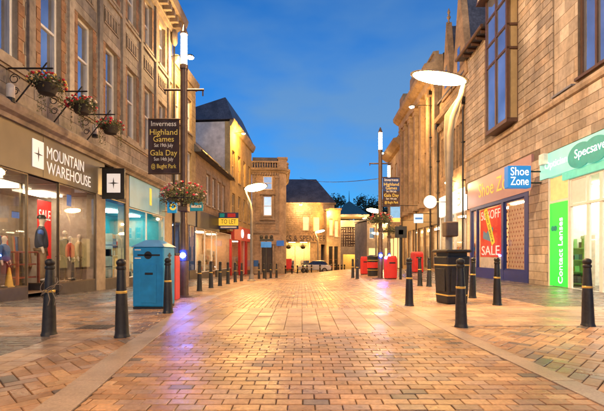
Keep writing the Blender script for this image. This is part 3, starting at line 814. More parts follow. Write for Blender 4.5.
M_.part('upper_storey', M_darkroom, [(mx0, mx1, -8, -.31, 3.0, 8.3)])
mb = MB(); cornice(M_, mb, [(0, 8.2), (.15, 8.25), (.3, 8.5), (0, 8.55)], mx0-.2, mx1+.2).build('eaves', M_corn, M_.root)
mb = MB(); P = M_.loc
mb.frustum([P(-3.2, .25, 8.5), P(mx1+.2, .25, 8.5), P(mx1+.2, -9, 8.5), P(-3.2, -9, 8.5)], [P(-3.2, -3.6, 12.5), P(mx1-2.4, -3.6, 12.5), P(mx1-2.4, -4, 12.5), P(-3.2, -4, 12.5)])
mb.build('roof', SLATE(), M_.root)
ban = M_.part('sign_band', mat('sign_band_stone', (.36, .26, .16, 1), .7), [(mx0-1.6, M_.S(326.5), .035, .1, 2.92, 3.88)])
M_.text('MARKS & SPENCER', 1.15, M_.S(298.5), .12, 3.4, mat('bronze_letter', (.05, .035, .025, 1), .4), ban, width=7.8, bold=.02)
M_.room(.12, M_.S(310), zm, 3.0, 3, mat('shop_wall_gold', (.6, .48, .3, 1), .8), M_wood, o=-.1, nl=2, lamp=emitter('shop_lamp_store', (1, .68, .28), 40))
for a, b in ((.15, 1.4), (1.45, 2.7)): pane(M_, a, b, -.1, -.1, zm, 2.4, name='door', fm=M_frame)
# wing to its right with tall bays
W_ = Facade(M_.S(326)-2.4, 55.5, 1, .12, -1, 1, zm, 'store_side_wing', 'narrow stone wing with two tall lit windows right of the department store')
ww = [(.35, .85, 3.8, 6.1), (1.1, 1.6, 3.6, 5.9), (.3, .85, zm, 2.3), (1.05, 1.6, zm, 2.3)]
wW = W_.wall(0, 1.95, zm-.3, 7.3, ww, M_stE)
for w in ww[:2]: W_.sash(*w, gl=LITW, fw=.08, sill=M_corn)
for w in ww[2:]: W_.sash(*w, gl=mat('dark_glass', (.02, .02, .02, 1), .1), fw=.06, fr=mat('brown_frame', (.1, .05, .03, 1), .5))
W_.part('rear', M_stE, [(0, 1.95, -6, -.31, zm-.3, 7.2)]); W_.part('eaves', M_corn, [(-.1, 2.05, -6, .2, 7.3, 7.55)])
# ================================================================ arcade gatehouse with teal roof
zg = g(72)
M_crm = mat('cream_stone', (.52, .40, .26, 1), .75, var=.12, scale=4, bump=.2, stain=.2)
G_ = Facade(7.6, 72, 1, .0, -1, 1.5, zg, 'arcade_gatehouse', 'cream arcade gatehouse with patterned square panel and teal pyramid roof at the street end')
gx0, gx1 = G_.S(337)-0, G_.S(364)
go = [(G_.S(341), G_.S(358), 2.6, 6.1), (G_.S(343), G_.S(357), zg, 1.2)]
wG = G_.wall(gx0, gx1, zg-.3, 7.3, go, M_crm, thick=.5)
pn = G_.part('pattern_panel', mat('panel_back', (.09, .055, .04, 1), .7), [(go[0][0], go[0][1], -.4, -.3, 2.6, 6.1)])
mb = MB(); rnd = random.Random(5)
for i in range(7):
    for j in range(7):
        a = lerp(go[0][0], go[0][1], (i+.5)/7); z = lerp(2.6, 6.1, (j+.5)/7); w = (go[0][1]-go[0][0])/7*.36
        k = rnd.random()
        if k < .45: G_.box(mb, a-w, a+w, -.3, -.18, z-.06, z+.06)
        if k > .3: G_.box(mb, a-.06, a+.06, -.3, -.16, z-.2, z+.2)
mb.build('pattern_lattice', M_crm, pn)['kind'] = 'stuff'
for a_ in (gx0-.5, gx1): G_.part('side_column', M_crm, [(a_, a_+.5, -.4, .25, zg-.3, 8.0)])
G_.part('inner_glow_wall', mat('gold_inside', (.6, .4, .15, 1), .8), [(gx0, gx1, -5, -4.8, zg-.3, 7)])
light('gatehouse_lamp', 'POINT', G_.loc(1.8, -2.5, 2.0), 420, (1, .62, .2), G_.root, .3)
mb = MB(); P = G_.loc; xm = (gx0+gx1)/2
mb.frustum([P(gx0-.7, .9, 8.3), P(gx1+.7, .9, 8.3), P(gx1+.7, -5, 8.3), P(gx0-.7, -5, 8.3)], [P(xm-.05, -2, 11.0), P(xm+.05, -2, 11.0), P(xm+.05, -2.1, 11.0), P(xm-.05, -2.1, 11.0)])
mb.build('roof', mat('teal_copper', (.05, .15, .17, 1), .5, var=.2, bump=.2), G_.root)
G_.part('eaves', M_crm, [(gx0-.8, gx1+.8, -5, 1.0, 7.95, 8.28)])
mb = MB(); mb.cyl(P(xm, -2.05, 11), P(xm, -2.05, 12.9), .09, .02, 6).build('finial', BLACK(), G_.root)

# ================================================================ RIGHT SIDE: R1 modern stone block with two shops
P_R = [(0, (.47, .36, .25, 1)), (.25, (.52, .40, .28, 1)), (.5, (.41, .32, .235, 1)), (.7, (.50, .36, .235, 1)), (.87, (.56, .45, .33, 1))]
M_stR = mat('honey_stone', (.42, .30, .18, 1), .75, var=.15, scale=7, bump=.3, bscale=50, pieces=P_R, pv=.16, stain=.4, streak=.3)
M_brown = mat('brown_frame', (.045, .022, .014, 1), .4, var=.15)
R1 = Facade(8.556, 0, .037, 1, 1, 16.5, 0, 'honey_stone_shop_block', 'honey-coloured block-faced building with brown timber bay window over a shoe shop and optician')
r0, r1 = 8.0, R1.S(466)
LZ = 6.55
wr = [(10.3, R1.S(578), 6.9, 11.4), (R1.S(513), R1.S(487)+.2, 6.95, 12.2)]
wR = R1.wall(r0, r1, 4.78, 12.2, wr, mat('dark_mortar', (.19, .14, .095, 1), .9, var=.2))
lower = [(R1.S(541), r0, 4.7, 4.9)]
ashlar(R1, wR, r0, r1, 4.86, 6.42, [(R1.S(541)+.02, r1, 4.7, 5.12)], M_stR, course=.31, length=.62, gap=.01, seed=21, n_obj=110, d=.02)
ashlar(R1, wR, R1.S(554), r1, 6.72, 12.15, wr, M_stR, course=.30, length=.95, gap=.022, seed=22, n_obj=130, d=.045)
ashlar(R1, wR, r0, R1.S(554)-.03, 6.72, 12.15, wr, M_stR, course=.45, length=.75, gap=.008, seed=23, n_obj=50, d=.012)
mb = MB(); cornice(R1, mb, [(0, 6.42), (.10, 6.45), (.14, 6.55), (.12, 6.66), (0, 6.72)], r0, r1).build('ledge', M_stR, R1.root)
R1.part('upper_storeys', M_darkroom, [(r0, r1, -9, -.31, 4.9, 12.1)])
# right-hand window
def big_window(f, s0, s1, z0, z1, cols, rows, rec=.12):
    mb = MB(); fw = .09
    for k in range(cols+1):
        c = lerp(s0, s1, k/cols); c = min(max(c, s0+fw/2), s1-fw/2); f.box(mb, c-fw/2, c+fw/2, -rec-.05, -rec+.04, z0, z1)
    for z in [z0+fw/2] + rows + [z1-fw/2]: f.box(mb, s0, s1, -rec-.045, -rec+.03, z-fw/2, z+fw/2)
    w = mb.build('window', M_brown, f.root)
    for k in range(cols):
        a, b = lerp(s0, s1, k/cols)+fw/2, lerp(s0, s1, (k+1)/cols)-fw/2
        zs = [z0] + rows + [z1]
        for u, v in zip(zs, zs[1:]):
            p = MB(); f.box(p, a, b, -rec-.03, -rec-.018, u+fw/2, v-fw/2); p.build('pane', SKYGLASS(), w)
    return w
big_window(R1, wr[0][0], wr[0][1], 6.9, 11.4, 4, [10.1])
R1.part('window_sill', M_brown, [(wr[0][0], wr[0][1]+.05, -.1, .1, 6.8, 6.89)])
R1.part('lead_apron', mat('lead', (.2, .2, .22, 1), .5), [(R1.S(578)+.1, R1.S(554)-.1, .02, .16, 6.70, 6.76)])
# oriel bay: real box standing half a metre proud
b0, b1, bo = R1.S(506, .52), R1.S(486, .52), .52
bz0, bz1 = 6.88, 13.4
mb = MB()
for s in (b0, (b0+b1)/2, b1):
    R1.box(mb, s-.06, s+.06, bo-.12, bo+.004, bz0, bz1)
for z in (bz0, 9.9, 10.9, 12.1, bz1):
    R1.box(mb, b0-.06, b1+.06, bo-.1, bo, z-.05, z+.05)
    R1.box(mb, b0-.06, b0+.04, -.02, bo-.1, z-.05, z+.05); R1.box(mb, b1-.04, b1+.06, -.02, bo-.1, z-.05, z+.05)
R1.box(mb, b0-.06, b0+.04, -.02, .06, bz0, bz1)
bay = mb.build('bay_window', M_brown, R1.root)
zz = [bz0, 9.9, 10.9, 12.1, bz1]
for u, v in zip(zz, zz[1:]):
    for a, b in ((b0, (b0+b1)/2), ((b0+b1)/2, b1)):
        p = MB(); R1.box(p, a+.06, b-.06, bo-.06, bo-.045, u+.05, v-.05); p.build('pane', SKYGLASS(), bay)
    for s in (b0, b1):
        p = MB(); R1.box(p, s-.01, s+.005, .06 if s == b0 else 0, bo-.12, u+.05, v-.05); p.build('pane', mat('curtain_glass', (.42, .30, .14, 1), .12, spec=.8, coat=.5, var=.1), bay)
R1.part('bay_floor', M_brown, [(b0-.06, b1+.06, -.02, bo+.01, bz0-.12, bz0-.05)], bay)
p = MB(); R1.box(p, b0+.05, b1-.05, -.2, .0, bz0, bz1); p.build('bay_back', mat('curtain', (.4, .33, .24, 1), .8), bay)
mb = MB(); sm = (b0+b1)/2; P = R1.loc
mb.frustum([P(b0-.35, -4, 13.1), P(sm, -4, 14.9), P(b1+.35, -4, 13.1)], [P(b0-.35, bo+.35, 13.1), P(sm, bo+.35, 14.9), P(b1+.35, bo+.35, 13.1)])
mb.build('bay_roof', M_brown, R1.root)
p = MB(); p.frustum([P(b0-.1, bo+.35, 13.16), P(sm, bo+.35, 14.7), P(b1+.1, bo+.35, 13.16)], [P(b0-.1, bo+.37, 13.16), P(sm, bo+.37, 14.7), P(b1+.1, bo+.37, 13.16)]); p.build('bay_gable', mat('cream_board', (.6, .52, .4, 1), .7), R1.root)
# eaves and slate roof
def eaves_roof(f, s0, s1, z, depth=4, rise=4.5, ov=.5):
    mb = MB(); cornice(f, mb, [(ov, z), (ov, z+.12), (-depth, z+rise), (-depth-.3, z+rise), (-2*depth, z+.2), (-2*depth, z)], s0, s1); r = mb.build('roof', SLATE(), f.root)
    mb = MB(); mb.tube([f.loc(s, ov+.06, z+.05) for s in (s0, (s0+s1)/2, s1)], .085); mb.build('gutter', M_brown, f.root, smooth=True)
    for k in range(int((s1-s0)/.6)): c = s0+.3+.6*k; f.part('rafter_end', M_brown, [(c-.05, c+.05, 0, ov-.02, z-.16, z-.005)])
    return r
eaves_roof(R1, r0, b0-.4, 12.2); eaves_roof(R1, b1+.4, r1, 12.2)
# optician shop
zsp = -.1
sA, sB, sC, sD = 8.0, R1.S(571), R1.S(551), R1.S(543)
M_spec = mat('optician_light_panel', (.20, .50, .42, 1), .4, var=.12, scale=1.6, emit=(.36, 1.0, .80), es=.24)
fs = R1.part('fascia', M_spec, [(sA, R1.S(543), -.1, .12, 3.92, 4.8)])
R1.part('fascia_lower', mat('optician_green_panel', (.10, .42, .33, 1), .4, emit=(.16, .9, .62), es=.2), [(sA, R1.S(565), -.1, .10, 3.66, 3.915)], fs)
M_dkg = mat('dark_green_mark', (.0, .27, .24, 1), .4, emit=(.0, .6, .5), es=.1)
for k, c in enumerate((R1.S(584.5), R1.S(600))):
    mb = MB(); pts = [(c + .62*math.cos(2*PI*i/28), 4.3 + .40*math.sin(2*PI*i/28)) for i in range(28)]
    mb.frustum([R1.loc(a, .125+.004*k, z) for a, z in pts], [R1.loc(a, .15+.004*k, z) for a, z in pts]); mb.build('oval_emblem', M_dkg, fs)
R1.text('Specsavers', .40, R1.S(598.5), .165, 4.36, mat('white_lit_lettering', (.9, .9, .9, 1), .5, emit=(1, 1, 1), es=.45), fs, width=1.75, bold=.004)
R1.text('Opticians', .36, R1.S(560.5), .126, 4.36, mat('faint_lettering', (.75, .88, .8, 1), .5, emit=(.9, 1, .95), es=.5), fs, width=1.5)
R1.room(sA, sD-.35, zsp, 3.7, 3.6, mat('optician_wall', (.68, .68, .58, 1), .7), mat('pale_floor', (.55, .45, .33, 1), .4), o=-.02, nl=4, lamp=emitter('shop_lamp_optician', (1, .93, .78), 17))
M_wf = mat('white_frame', (.75, .72, .66, 1), .4, var=.05)
sd = [sA, 9.6, 11.2, R1.S(602), R1.S(589), R1.S(571)]
for k in range(5): pane(R1, sd[k], sd[k+1], 0, 0, zsp+.02, 3.66, fm=M_wf, name='door' if k in (2,) else 'shop_window', fw=.07)
R1.part('transom', M_wf, [(sA, R1.S(571), -.05, .05, 2.72, 2.8)])
R1.part('window_panel', M_wf, [(R1.S(586), R1.S(572), -.02, .01, 2.82, 3.62)])
gp_ = MB(); R1.box(gp_, sB+.06, sC-.02, .0, .05, .0, 2.95); gb = gp_.build('contact_lens_panel', mat('green_light_panel', (.03, .6, .05, 1), .4, var=.02, emit=(.02, .75, .045), es=.5), R1.root)
M_wl = mat('white_print', (.9, .9, .88, 1), .5, var=0, emit=(1, 1, 1), es=.7)
text('Contact Lenses', .36, R1.wld(lerp(sB, sC, .42), .055, 1.25), (0, 0, 1), -R1.read, M_wl, gb, width=2.3, bold=.004)
mb = MB(); mb.cyl(R1.loc(sC-.2, .05, 2.05), R1.loc(sC-.2, .056, 2.05), .1, .1, 16); mb.cyl(R1.loc(sC-.36, .05, 2.05), R1.loc(sC-.36, .056, 2.05), .1, .1, 16); mb.build('lens_mark', mat('teal_mark', (0, .3, .25, 1), .5), gb)
R1.part('panel_frame', M_wf, [(sB, sB+.05, -.05, .07, zsp, 3.9), (sC-.02, sC+.05, -.05, .07, zsp, 3.9), (sB+.05, sC-.02, -.05, .03, 2.97, 3.05)])
R1.part('lit_panel', mat('amber_panel', (.6, .42, .16, 1), .5, emit=(1, .7, .25), es=.25), [(sB+.06, sC-.02, -.03, .02, 3.06, 3.88)])
R1.part('threshold', M_plinth, [(sA, sC+.05, -.1, .06, -.3, zsp)])
pier = R1.part('pier', mat('pier_backing', (.2, .15, .1, 1), .8), [(sC+.05, R1.S(531), -.5, .06, -.6, 4.78)])
ashlar(R1, pier, sC+.05, R1.S(531), -.2, 4.75, [], M_stR, course=.34, length=.5, gap=.012, seed=29, n_obj=50, o=.06, d=.03)
# shoe shop
M_sz = mat('mauve_fascia', (.42, .23, .22, 1), .35, var=.05, scale=1.5)
zs0 = g(19, 9)+.02
fz = R1.part('fascia', M_sz, [(R1.S(534), R1.S(469.5), -.1, .10, 3.66, 5.08)])
R1.text('Shoe Zone', 1.0, R1.S(498), .105, 4.38, mat('orange_lettering', (.75, .33, .03, 1), .4, emit=(1, .42, .04), es=.3), fz, width=R1.S(479)-R1.S(517), bold=.012)
M_navy = mat('navy_paint', (.012, .03, .16, 1), .35, var=.1)
R1.room(R1.S(530), r1-.1, zs0, 3.66, 2.8, mat('shoe_shop_wall', (.62, .43, .28, 1), .8), M_wood, o=-.02, nl=3, lamp=emitter('shop_lamp_shoe', (1, .74, .42), 24))
sz = [R1.S(528), R1.S(524), R1.S(505), R1.S(503), R1.S(478), R1.S(472)]
R1.part('shop_frame', M_navy, [(R1.S(530.5), sz[0]+.12, -.1, .09, -.6, 3.66), (sz[4]-.04, sz[4]+.1, -.06, .06, -.6, 3.66), (sz[5]-.1, sz[5]+.1, -.08, .08, -.7, 3.66), (sz[2], sz[3], -.08, .08, -.6, 3.66),
        (sz[0]+.12, sz[5], -.08, .07, -.6, .42), (sz[0], sz[5], -.08, .085, 3.5, 3.655)])
pane(R1, sz[3], sz[4]-.04, 0, 0, .42, 3.5, fm=M_navy); pane(R1, sz[4]+.1, sz[5]-.1, 0, 0, .42, 3.5, fm=M_navy)
dw_ = MB()
pane(R1, sz[0]+.12, sz[2], 0, 0, .42, 3.5, fm=M_navy, fw=.07)
dp = MB()
R1.box(dp, sz[0]+.16, sz[2]-.02, -.2, -.15, .46, 3.3); dpo = dp.build('dotted_panel', mat('peach_panel', (.68, .45, .30, 1), .6), R1.root)
mb = MB()
for i in range(8):
    for j in range(14):
        mb.cyl(R1.loc(sz[0]+.3+.24*i+(.12 if j % 2 else 0), -.15, .6+.19*j), R1.loc(sz[0]+.3+.24*i+(.12 if j % 2 else 0), -.145, .6+.19*j), .05, .05, 6)
mb.build('dots', mat('dot_print', (.4, .13, .09, 1), .6), dpo)
# SALE poster (its own thing, hung inside the glass)
p0, p1 = R1.S(500), R1.S(479.2)
po = MB(); R1.box(po, p0, p1, -.09, -.06, 1.0, 3.42)
poster = empty('sale_poster', R1.wld((p0+p1)/2, -.07, 1.0)); poster.rotation_euler = R1.root.rotation_euler
tag(poster, 'red half-price SALE poster with yellow diagonal strip in the shoe shop window', 'poster')
inv = wm(poster).inverted() @ wm(R1.root)
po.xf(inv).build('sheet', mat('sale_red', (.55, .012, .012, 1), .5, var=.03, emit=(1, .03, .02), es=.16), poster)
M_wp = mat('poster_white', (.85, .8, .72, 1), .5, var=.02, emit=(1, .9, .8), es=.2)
R1.text('50%OFF', .62, (p0+p1)/2, -.055, 3.08, M_wp, poster, width=(p1-p0)*.9, bold=.012)
R1.text('SALE', .66, (p0+p1)/2, -.055, 1.3, M_wp, poster, width=(p1-p0)*.85, bold=.014)
def quadthing(f, pts, o, d, name, m, parent, root_inv=None):
    mb = MB(); mb.frustum([f.loc(a, o, z) for a, z in pts], [f.loc(a, o+d, z) for a, z in pts]); mb.xf(root_inv) if root_inv else None
    return mb.build(name, m, parent)
pm = (p0+p1)/2
shoe = [(pm-.15, 1.75), (pm+.85, 1.95), (pm+.8, 2.35), (pm+.45, 2.2), (pm+.2, 2.35), (pm-.1, 2.2), (pm-.2, 2.5), (pm-.35, 2.4)]
quadthing(R1, shoe, -.056, .004, 'shoe_print', mat('blue_print', (.05, .3, .55, 1), .5), poster, inv)
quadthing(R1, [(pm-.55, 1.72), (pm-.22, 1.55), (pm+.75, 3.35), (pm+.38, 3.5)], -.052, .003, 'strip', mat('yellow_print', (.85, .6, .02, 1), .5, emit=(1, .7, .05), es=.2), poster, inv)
dirv = R1.wld(pm-.38, 0, 1.65) - R1.wld(pm+.56, 0, 3.4); dirv.normalize()
nrm = Vector((R1.n.x, R1.n.y, 0))
text('Now Instore', .30, R1.wld(pm+.09, -.046, 2.53), dirv, nrm.cross(dirv), mat('black_print', (.02, .02, .02, 1), .6), poster, width=1.75, bold=.008)
R1.part('lower_print', mat('pale_print', (.7, .62, .52, 1), .6), [(p0, p1, -.085, -.065, .45, .98)])
# projecting shoe shop sign
ps_ = R1.S(520, .9)
sgn_ = empty('shoe_shop_sign', R1.wld(ps_, .2, 3.75)); sgn_.rotation_euler = R1.root.rotation_euler
tag(sgn_, 'blue square Shoe Zone sign box projecting from the shoe shop fascia', 'sign')
yz = R1.Y(ps_); zt, zb_ = CAM_H+(HY-166)*yz/FPX, CAM_H+(HY-188)*yz/FPX
xl, xr = (507-HX)*yz/FPX, (530-HX)*yz/FPX
q = MB(); q.box(xl, xr, yz-.08, yz+.22, zb_, zt); q.xf(wm(sgn_).inverted()); q.build('sign_box', mat('sign_blue', (.01, .13, .42, 1), .35, var=.03, emit=(.02, .3, .8), es=.22), sgn_, bevel=.02)
text('Shoe', .44, ((xl+xr)/2, yz-.085, lerp(zb_, zt, .72)), (1, 0, 0), (0, 0, 1), mat('sign_cream', (.9, .85, .7, 1), .5, emit=(1, .92, .75), es=.5), sgn_, width=(xr-xl)*.78, bold=.01)
text('Zone', .44, ((xl+xr)/2, yz-.085, lerp(zb_, zt, .28)), (1, 0, 0), (0, 0, 1), MATS['sign_cream'], sgn_, width=(xr-xl)*.78, bold=.01)
q = MB(); q.cyl((xr, yz+.05, zt-.2), (xr+.8, yz+.05, zt-.2), .03); q.cyl((xr, yz+.05, zb_+.2), (xr+.8, yz+.05, zb_+.2), .03); q.xf(wm(sgn_).inverted()).build('bracket', BLACK(), sgn_)
# white alarm box
al = R1.wld(R1.S(546, .1), .17, 4.62); q = MB(); q.box(-.16, .16, -.12, .12, -.2, .2); ab = q.build('alarm_box', mat('alarm_white', (.8, .78, .72, 1), .4), bevel=.02); ab.location = al; ab.rotation_euler = R1.root.rotation_euler
tag(ab, 'white alarm box on the stone pier beside the optician sign', 'alarm box')

# ================================================================ R2: gothic front with steep dormer gables
M_stG = mat('red_sandstone', (.40, .26, .14, 1), .8, var=.2, scale=6, bump=.35, stain=.35)
z2 = g(25, 9)
R2 = Facade(8.556, 0, .037, 1, 1, 25.3, z2, 'gothic_stone_building', 'gothic stone building with steep finialled slate dormers and mullioned windows')
q0, q1 = r1+.02, R1.S(439)
w2 = [(q0+.5, q0+2.2, 6.4, 9.0), (q0+2.9, q0+4.6, 6.4, 9.0)]
w_2 = R2.wall(q0, q1, 4.6, 11.6, w2, M_stG)
ashlar(R2, w_2, q0, q1, 4.8, 11.4, [(a-.1, b+.1, c-.1, d+.1) for a, b, c, d in w2], M_stG, n_obj=70, seed=31, d=.014)
for (a, b, c, d) in w2:
    for k in range(3):
        u, v = lerp(a, b, k/3)+.03, lerp(a, b, (k+1)/3)-.03; R2.sash(u, v, c, d, fw=.05, rec=.2, fr=mat('dark_lead_frame', (.06, .04, .03, 1), .5))
    R2.part('mullion', M_stG, [(lerp(a, b, k/3)-.05, lerp(a, b, k/3)+.05, -.2, .03, c, d) for k in (1, 2)], w_2)
mb = MB()
for k in range(14):
    s = q0+.2+.37*k
    if s < q1-.1: mb.ball(R2.loc(s, .14, 9.75), .17, 6, (.8, .8, 1.4))
mb.build('carved_frieze', M_stG, R2.root, smooth=True)
mb = MB(); cornice(R2, mb, [(0, 10.2), (.3, 10.3), (.35, 10.55), (0, 10.6)], q0, q1).build('cornice', M_stG, R2.root)
mb = MB(); cornice(R2, mb, [(.15, 11.6), (.15, 11.7), (-4, 15.2), (-8, 11.7), (-8, 11.6)], q0, q1).build('roof', SLATE(), R2.root)
R2.part('upper_storeys', M_darkroom, [(q0, q1, -8, -.31, 4.5, 11.55)])
for sc_, hz, wd in ((26.3, 16.3, .95), (23.9, 17.4, 1.25)):
    P = R2.loc
    mb = MB(); mb.frustum([P(sc_-wd, .12, 11.4), P(sc_+wd, .12, 11.4), P(sc_, .12, hz)], [P(sc_-wd, -.25, 11.4), P(sc_+wd, -.25, 11.4), P(sc_, -.25, hz)])
    gbl = mb.build('dormer_gable', M_stG, R2.root)
    mb = MB(); mb.frustum([P(sc_-wd, -.25, 11.4), P(sc_+wd, -.25, 11.4), P(sc_, -.25, hz-.25)], [P(sc_-wd, -4.5, 11.4), P(sc_+wd, -4.5, 11.4), P(sc_, -4.5, hz-.25)]); mb.build('dormer_roof', SLATE(), gbl)
    mb = MB(); mb.lathe([(.09, 0), (.05, .25), (.13, .4), (.05, .55), (.1, .75), (.02, 1.0)], 8, P(sc_, -.05, hz-.1)); mb.build('finial', M_stG, gbl)
    mb = MB(); R2.box(mb, sc_-.2, sc_+.2, .1, .16, 12.0, 13.4); mb.build('dormer_window', SKYGLASS(), gbl)
f3 = R2.part('fascia', mat('white_lit_fascia', (.8, .76, .68, 1), .5, var=.03, emit=(1, .9, .72), es=1.1), [(q0+.1, R2.S(441), -.1, .12, 3.7, 5.0)])
R2.text('B', 1.2, R2.S(461), .125, 4.38, mat('grey_letter', (.45, .42, .36, 1), .5), f3, bold=.03)
R2.room(q0+.1, q1-.1, z2-.1, 3.7, 2.6, M_cream, M_wood, o=-.05, nl=2, lamp=emitter('shop_lamp_warm3', (1, .8, .55), 20))
ss_ = [q0+.15, q0+1.8, q0+3.2, q1-.15]
for k in range(3): pane(R2, ss_[k], ss_[k+1]-.12, 0, 0, z2+.35, 3.7, fm=M_wf, fw=.08)
R2.part('plinth', M_stG, [(q0, q1, -.1, .05, z2-.4, z2+.35)])
# ================================================================ R3: grand pilastered front, flood-lit
M_stP = mat('apricot_stone', (.45, .31, .17, 1), .78, var=.17, scale=5, bump=.3, stain=.3)
z3 = g(34, 9)
R3 = Facade(8.556, 0, .037, 1, 1, 33.5, z3, 'pilastered_stone_building', 'tall classical stone building with giant pilasters and heavy cornice, flood-lit orange')
t0, t1 = q1+.02, R1.S(403)
nb = 6; bw = (t1-t0)/nb; w3 = []
for k in range(nb):
    c = t0+(k+.5)*bw; w3 += [(c-.5, c+.5, 5.6, 8.2), (c-.5, c+.5, 9.2, 11.4), (c-.45, c+.45, 11.9, 12.9)]
w_3 = R3.wall(t0, t1, 4.4, 15.2, w3, M_stP)
for w in w3: R3.sash(*w, fw=.09, rec=.25, fr=mat('dark_lead_frame', (.06,.04,.03,1)), sill=M_stP)
for k in range(nb+1):
    c = t0+k*bw; c = min(max(c, t0+.28), t1-.28)
    pil = R3.part('pilaster', M_stP, [(c-.26, c+.26, 0, .32, 5.2, 13.2)], bevel=.03)
    R3.part('capital', M_stP, [(c-.36, c+.36, 0, .45, 13.2, 13.4), (c-.31, c+.31, 0, .38, 12.85, 13.2)], pil)
    R3.part('pilaster_base', M_stP, [(c-.34, c+.34, 0, .42, 4.8, 5.2)], pil)
mb = MB(); cornice(R3, mb, [(0, 13.4), (.4, 13.4), (.45, 13.9), (.6, 13.95), (.95, 14.25), (1.0, 14.55), (.3, 14.7), (.3, 15.2), (.4, 15.25), (.4, 15.4), (0, 15.45)], t0, t1).build('cornice', M_stP, R3.root)
for c in (lerp(t0, t1, .55), t1-.9): R3.part('attic_block', M_stP, [(c-.8, c+.8, -.6, .36, 15.42, 16.5)], bevel=.05)
R3.part('upper_storeys', M_darkroom, [(t0, t1, -8, -.31, 4.3, 15.3)])
f4 = R3.part('fascia', mat('brown_fascia', (.16, .09, .05, 1), .5), [(t0+.1, t1-.1, -.1, .1, 3.3, 4.4)])
R3.room(t0+.1, t1-.1, z3-.2, 3.3, 2.6, M_cream, M_wood, o=-.05, nl=5, lamp=emitter('shop_lamp_warm4', (1, .7, .4), 18))
n = 6
for k in range(n):
    a, b = lerp(t0+.2, t1-.2, k/n), lerp(t0+.2, t1-.2, (k+1)/n); pane(R3, a, b-.35, 0, 0, z3+.25, 3.3, fm=mat('brown_timber', (.09, .04, .02, 1), .5), fw=.08, name='door' if k % 3 == 1 else 'shop_window')
    R3.part('pier', M_stP, [(b-.34, b-.01, -.2, .08, z3-.4, 3.3)])
R3.part('plinth', M_stP, [(t0, t1, -.1, .05, z3-.5, z3+.25)])
for f_, s_, z_, zt_ in ((R2, q0+.12, z2, 10.2), (R2, q1-.15, z2, 10.2), (R3, t0+1.72, z3, 13.3), (R3, t0+6.0, z3, 13.3), (R3, t1-.1, z3, 13.3)):
    mb = MB(); mb.tube([f_.loc(s_, .13, z) for z in (z_-.1, 3, 7, zt_)], .05, 8); [f_.box(mb, s_-.09, s_+.09, .02, .2, z, z+.06) for z in (3.2, 5.4, 7.6, 9.8)]
    f_.box(mb, s_-.13, s_+.13, .03, .26, zt_-.3, zt_); mb.build('drainpipe', BLACK(), f_.root, smooth=True)
# ================================================================ R4 further on
z4 = g(43, 9)
R4 = Facade(8.556, 0, .037, 1, 1, 43, z4, 'far_right_stone_building', 'lower flat-roofed stone building beyond the pilastered front, behind the hanging banner')
v0, v1 = t1+.02, 47.5
w4 = []
for k in range(3):
    c = v0+1.2+2.3*k; w4 += [(c-.5, c+.5, 5.2, 7.6), (c-.5, c+.5, 8.8, 11)]
w_4 = R4.wall(v0, v1, 4, 12.2, w4, M_stP)
for w in w4: R4.sash(*w, fw=.1, sill=M_stP)
mb = MB(); cornice(R4, mb, [(0, 12), (.35, 12.1), (.9, 12.5), (.95, 12.75), (.3, 12.9), (.3, 13.3), (0, 13.35)], v0, v1+.3).build('cornice', M_stP, R4.root)
R4.part('upper_storeys', M_stP, [(v0, v1, -8, -.31, z4-.5, 12.3)])
R4.part('shop_band', mat('brown_fascia', (.16,.09,.05,1)), [(v0+.1, v1-.1, -.1, .1, 3.0, 4.0)])
for k in range(3):
    a = v0+.3+2.4*k; pane(R4, a, a+1.9, 0, 0, z4+.2, 3.0, fm=M_wf, m=LITW)
# ================================================================ R5 closing the right of the street end
z5 = g(64, 9)
R5 = Facade(10.0, 62, 1, .25, -1, 3, z5, 'street_end_shop_row', 'pale shop row with lit windows at the far end of the street under the trees')
w5 = [(.4, 1.3, 3.6, 5.4), (2.0, 2.9, 3.6, 5.4), (3.6, 4.5, 3.6, 5.4)]
w_5 = R5.wall(0, 6, z5-.3, 6.4, w5 + [(.3, 2.6, z5+.3, 2.2), (3.0, 5.6, z5+.3, 2.2)], M_crm)
for w in w5: R5.sash(*w, fw=.1)
pane(R5, .3, 2.6, -.1, -.1, z5+.3, 2.2, fm=M_wf, m=LITW); pane(R5, 3.0, 5.6, -.1, -.1, z5+.3, 2.2, fm=M_wf, m=LITW)
R5.part('rear', M_crm, [(0, 6, -5, -.31, z5-.3, 6.3)]); R5.part('roof', SLATE(), [(-.2, 6.2, -5, .3, 6.4, 6.65)])

# ================================================================ STREET FURNITURE
def kern(): pass
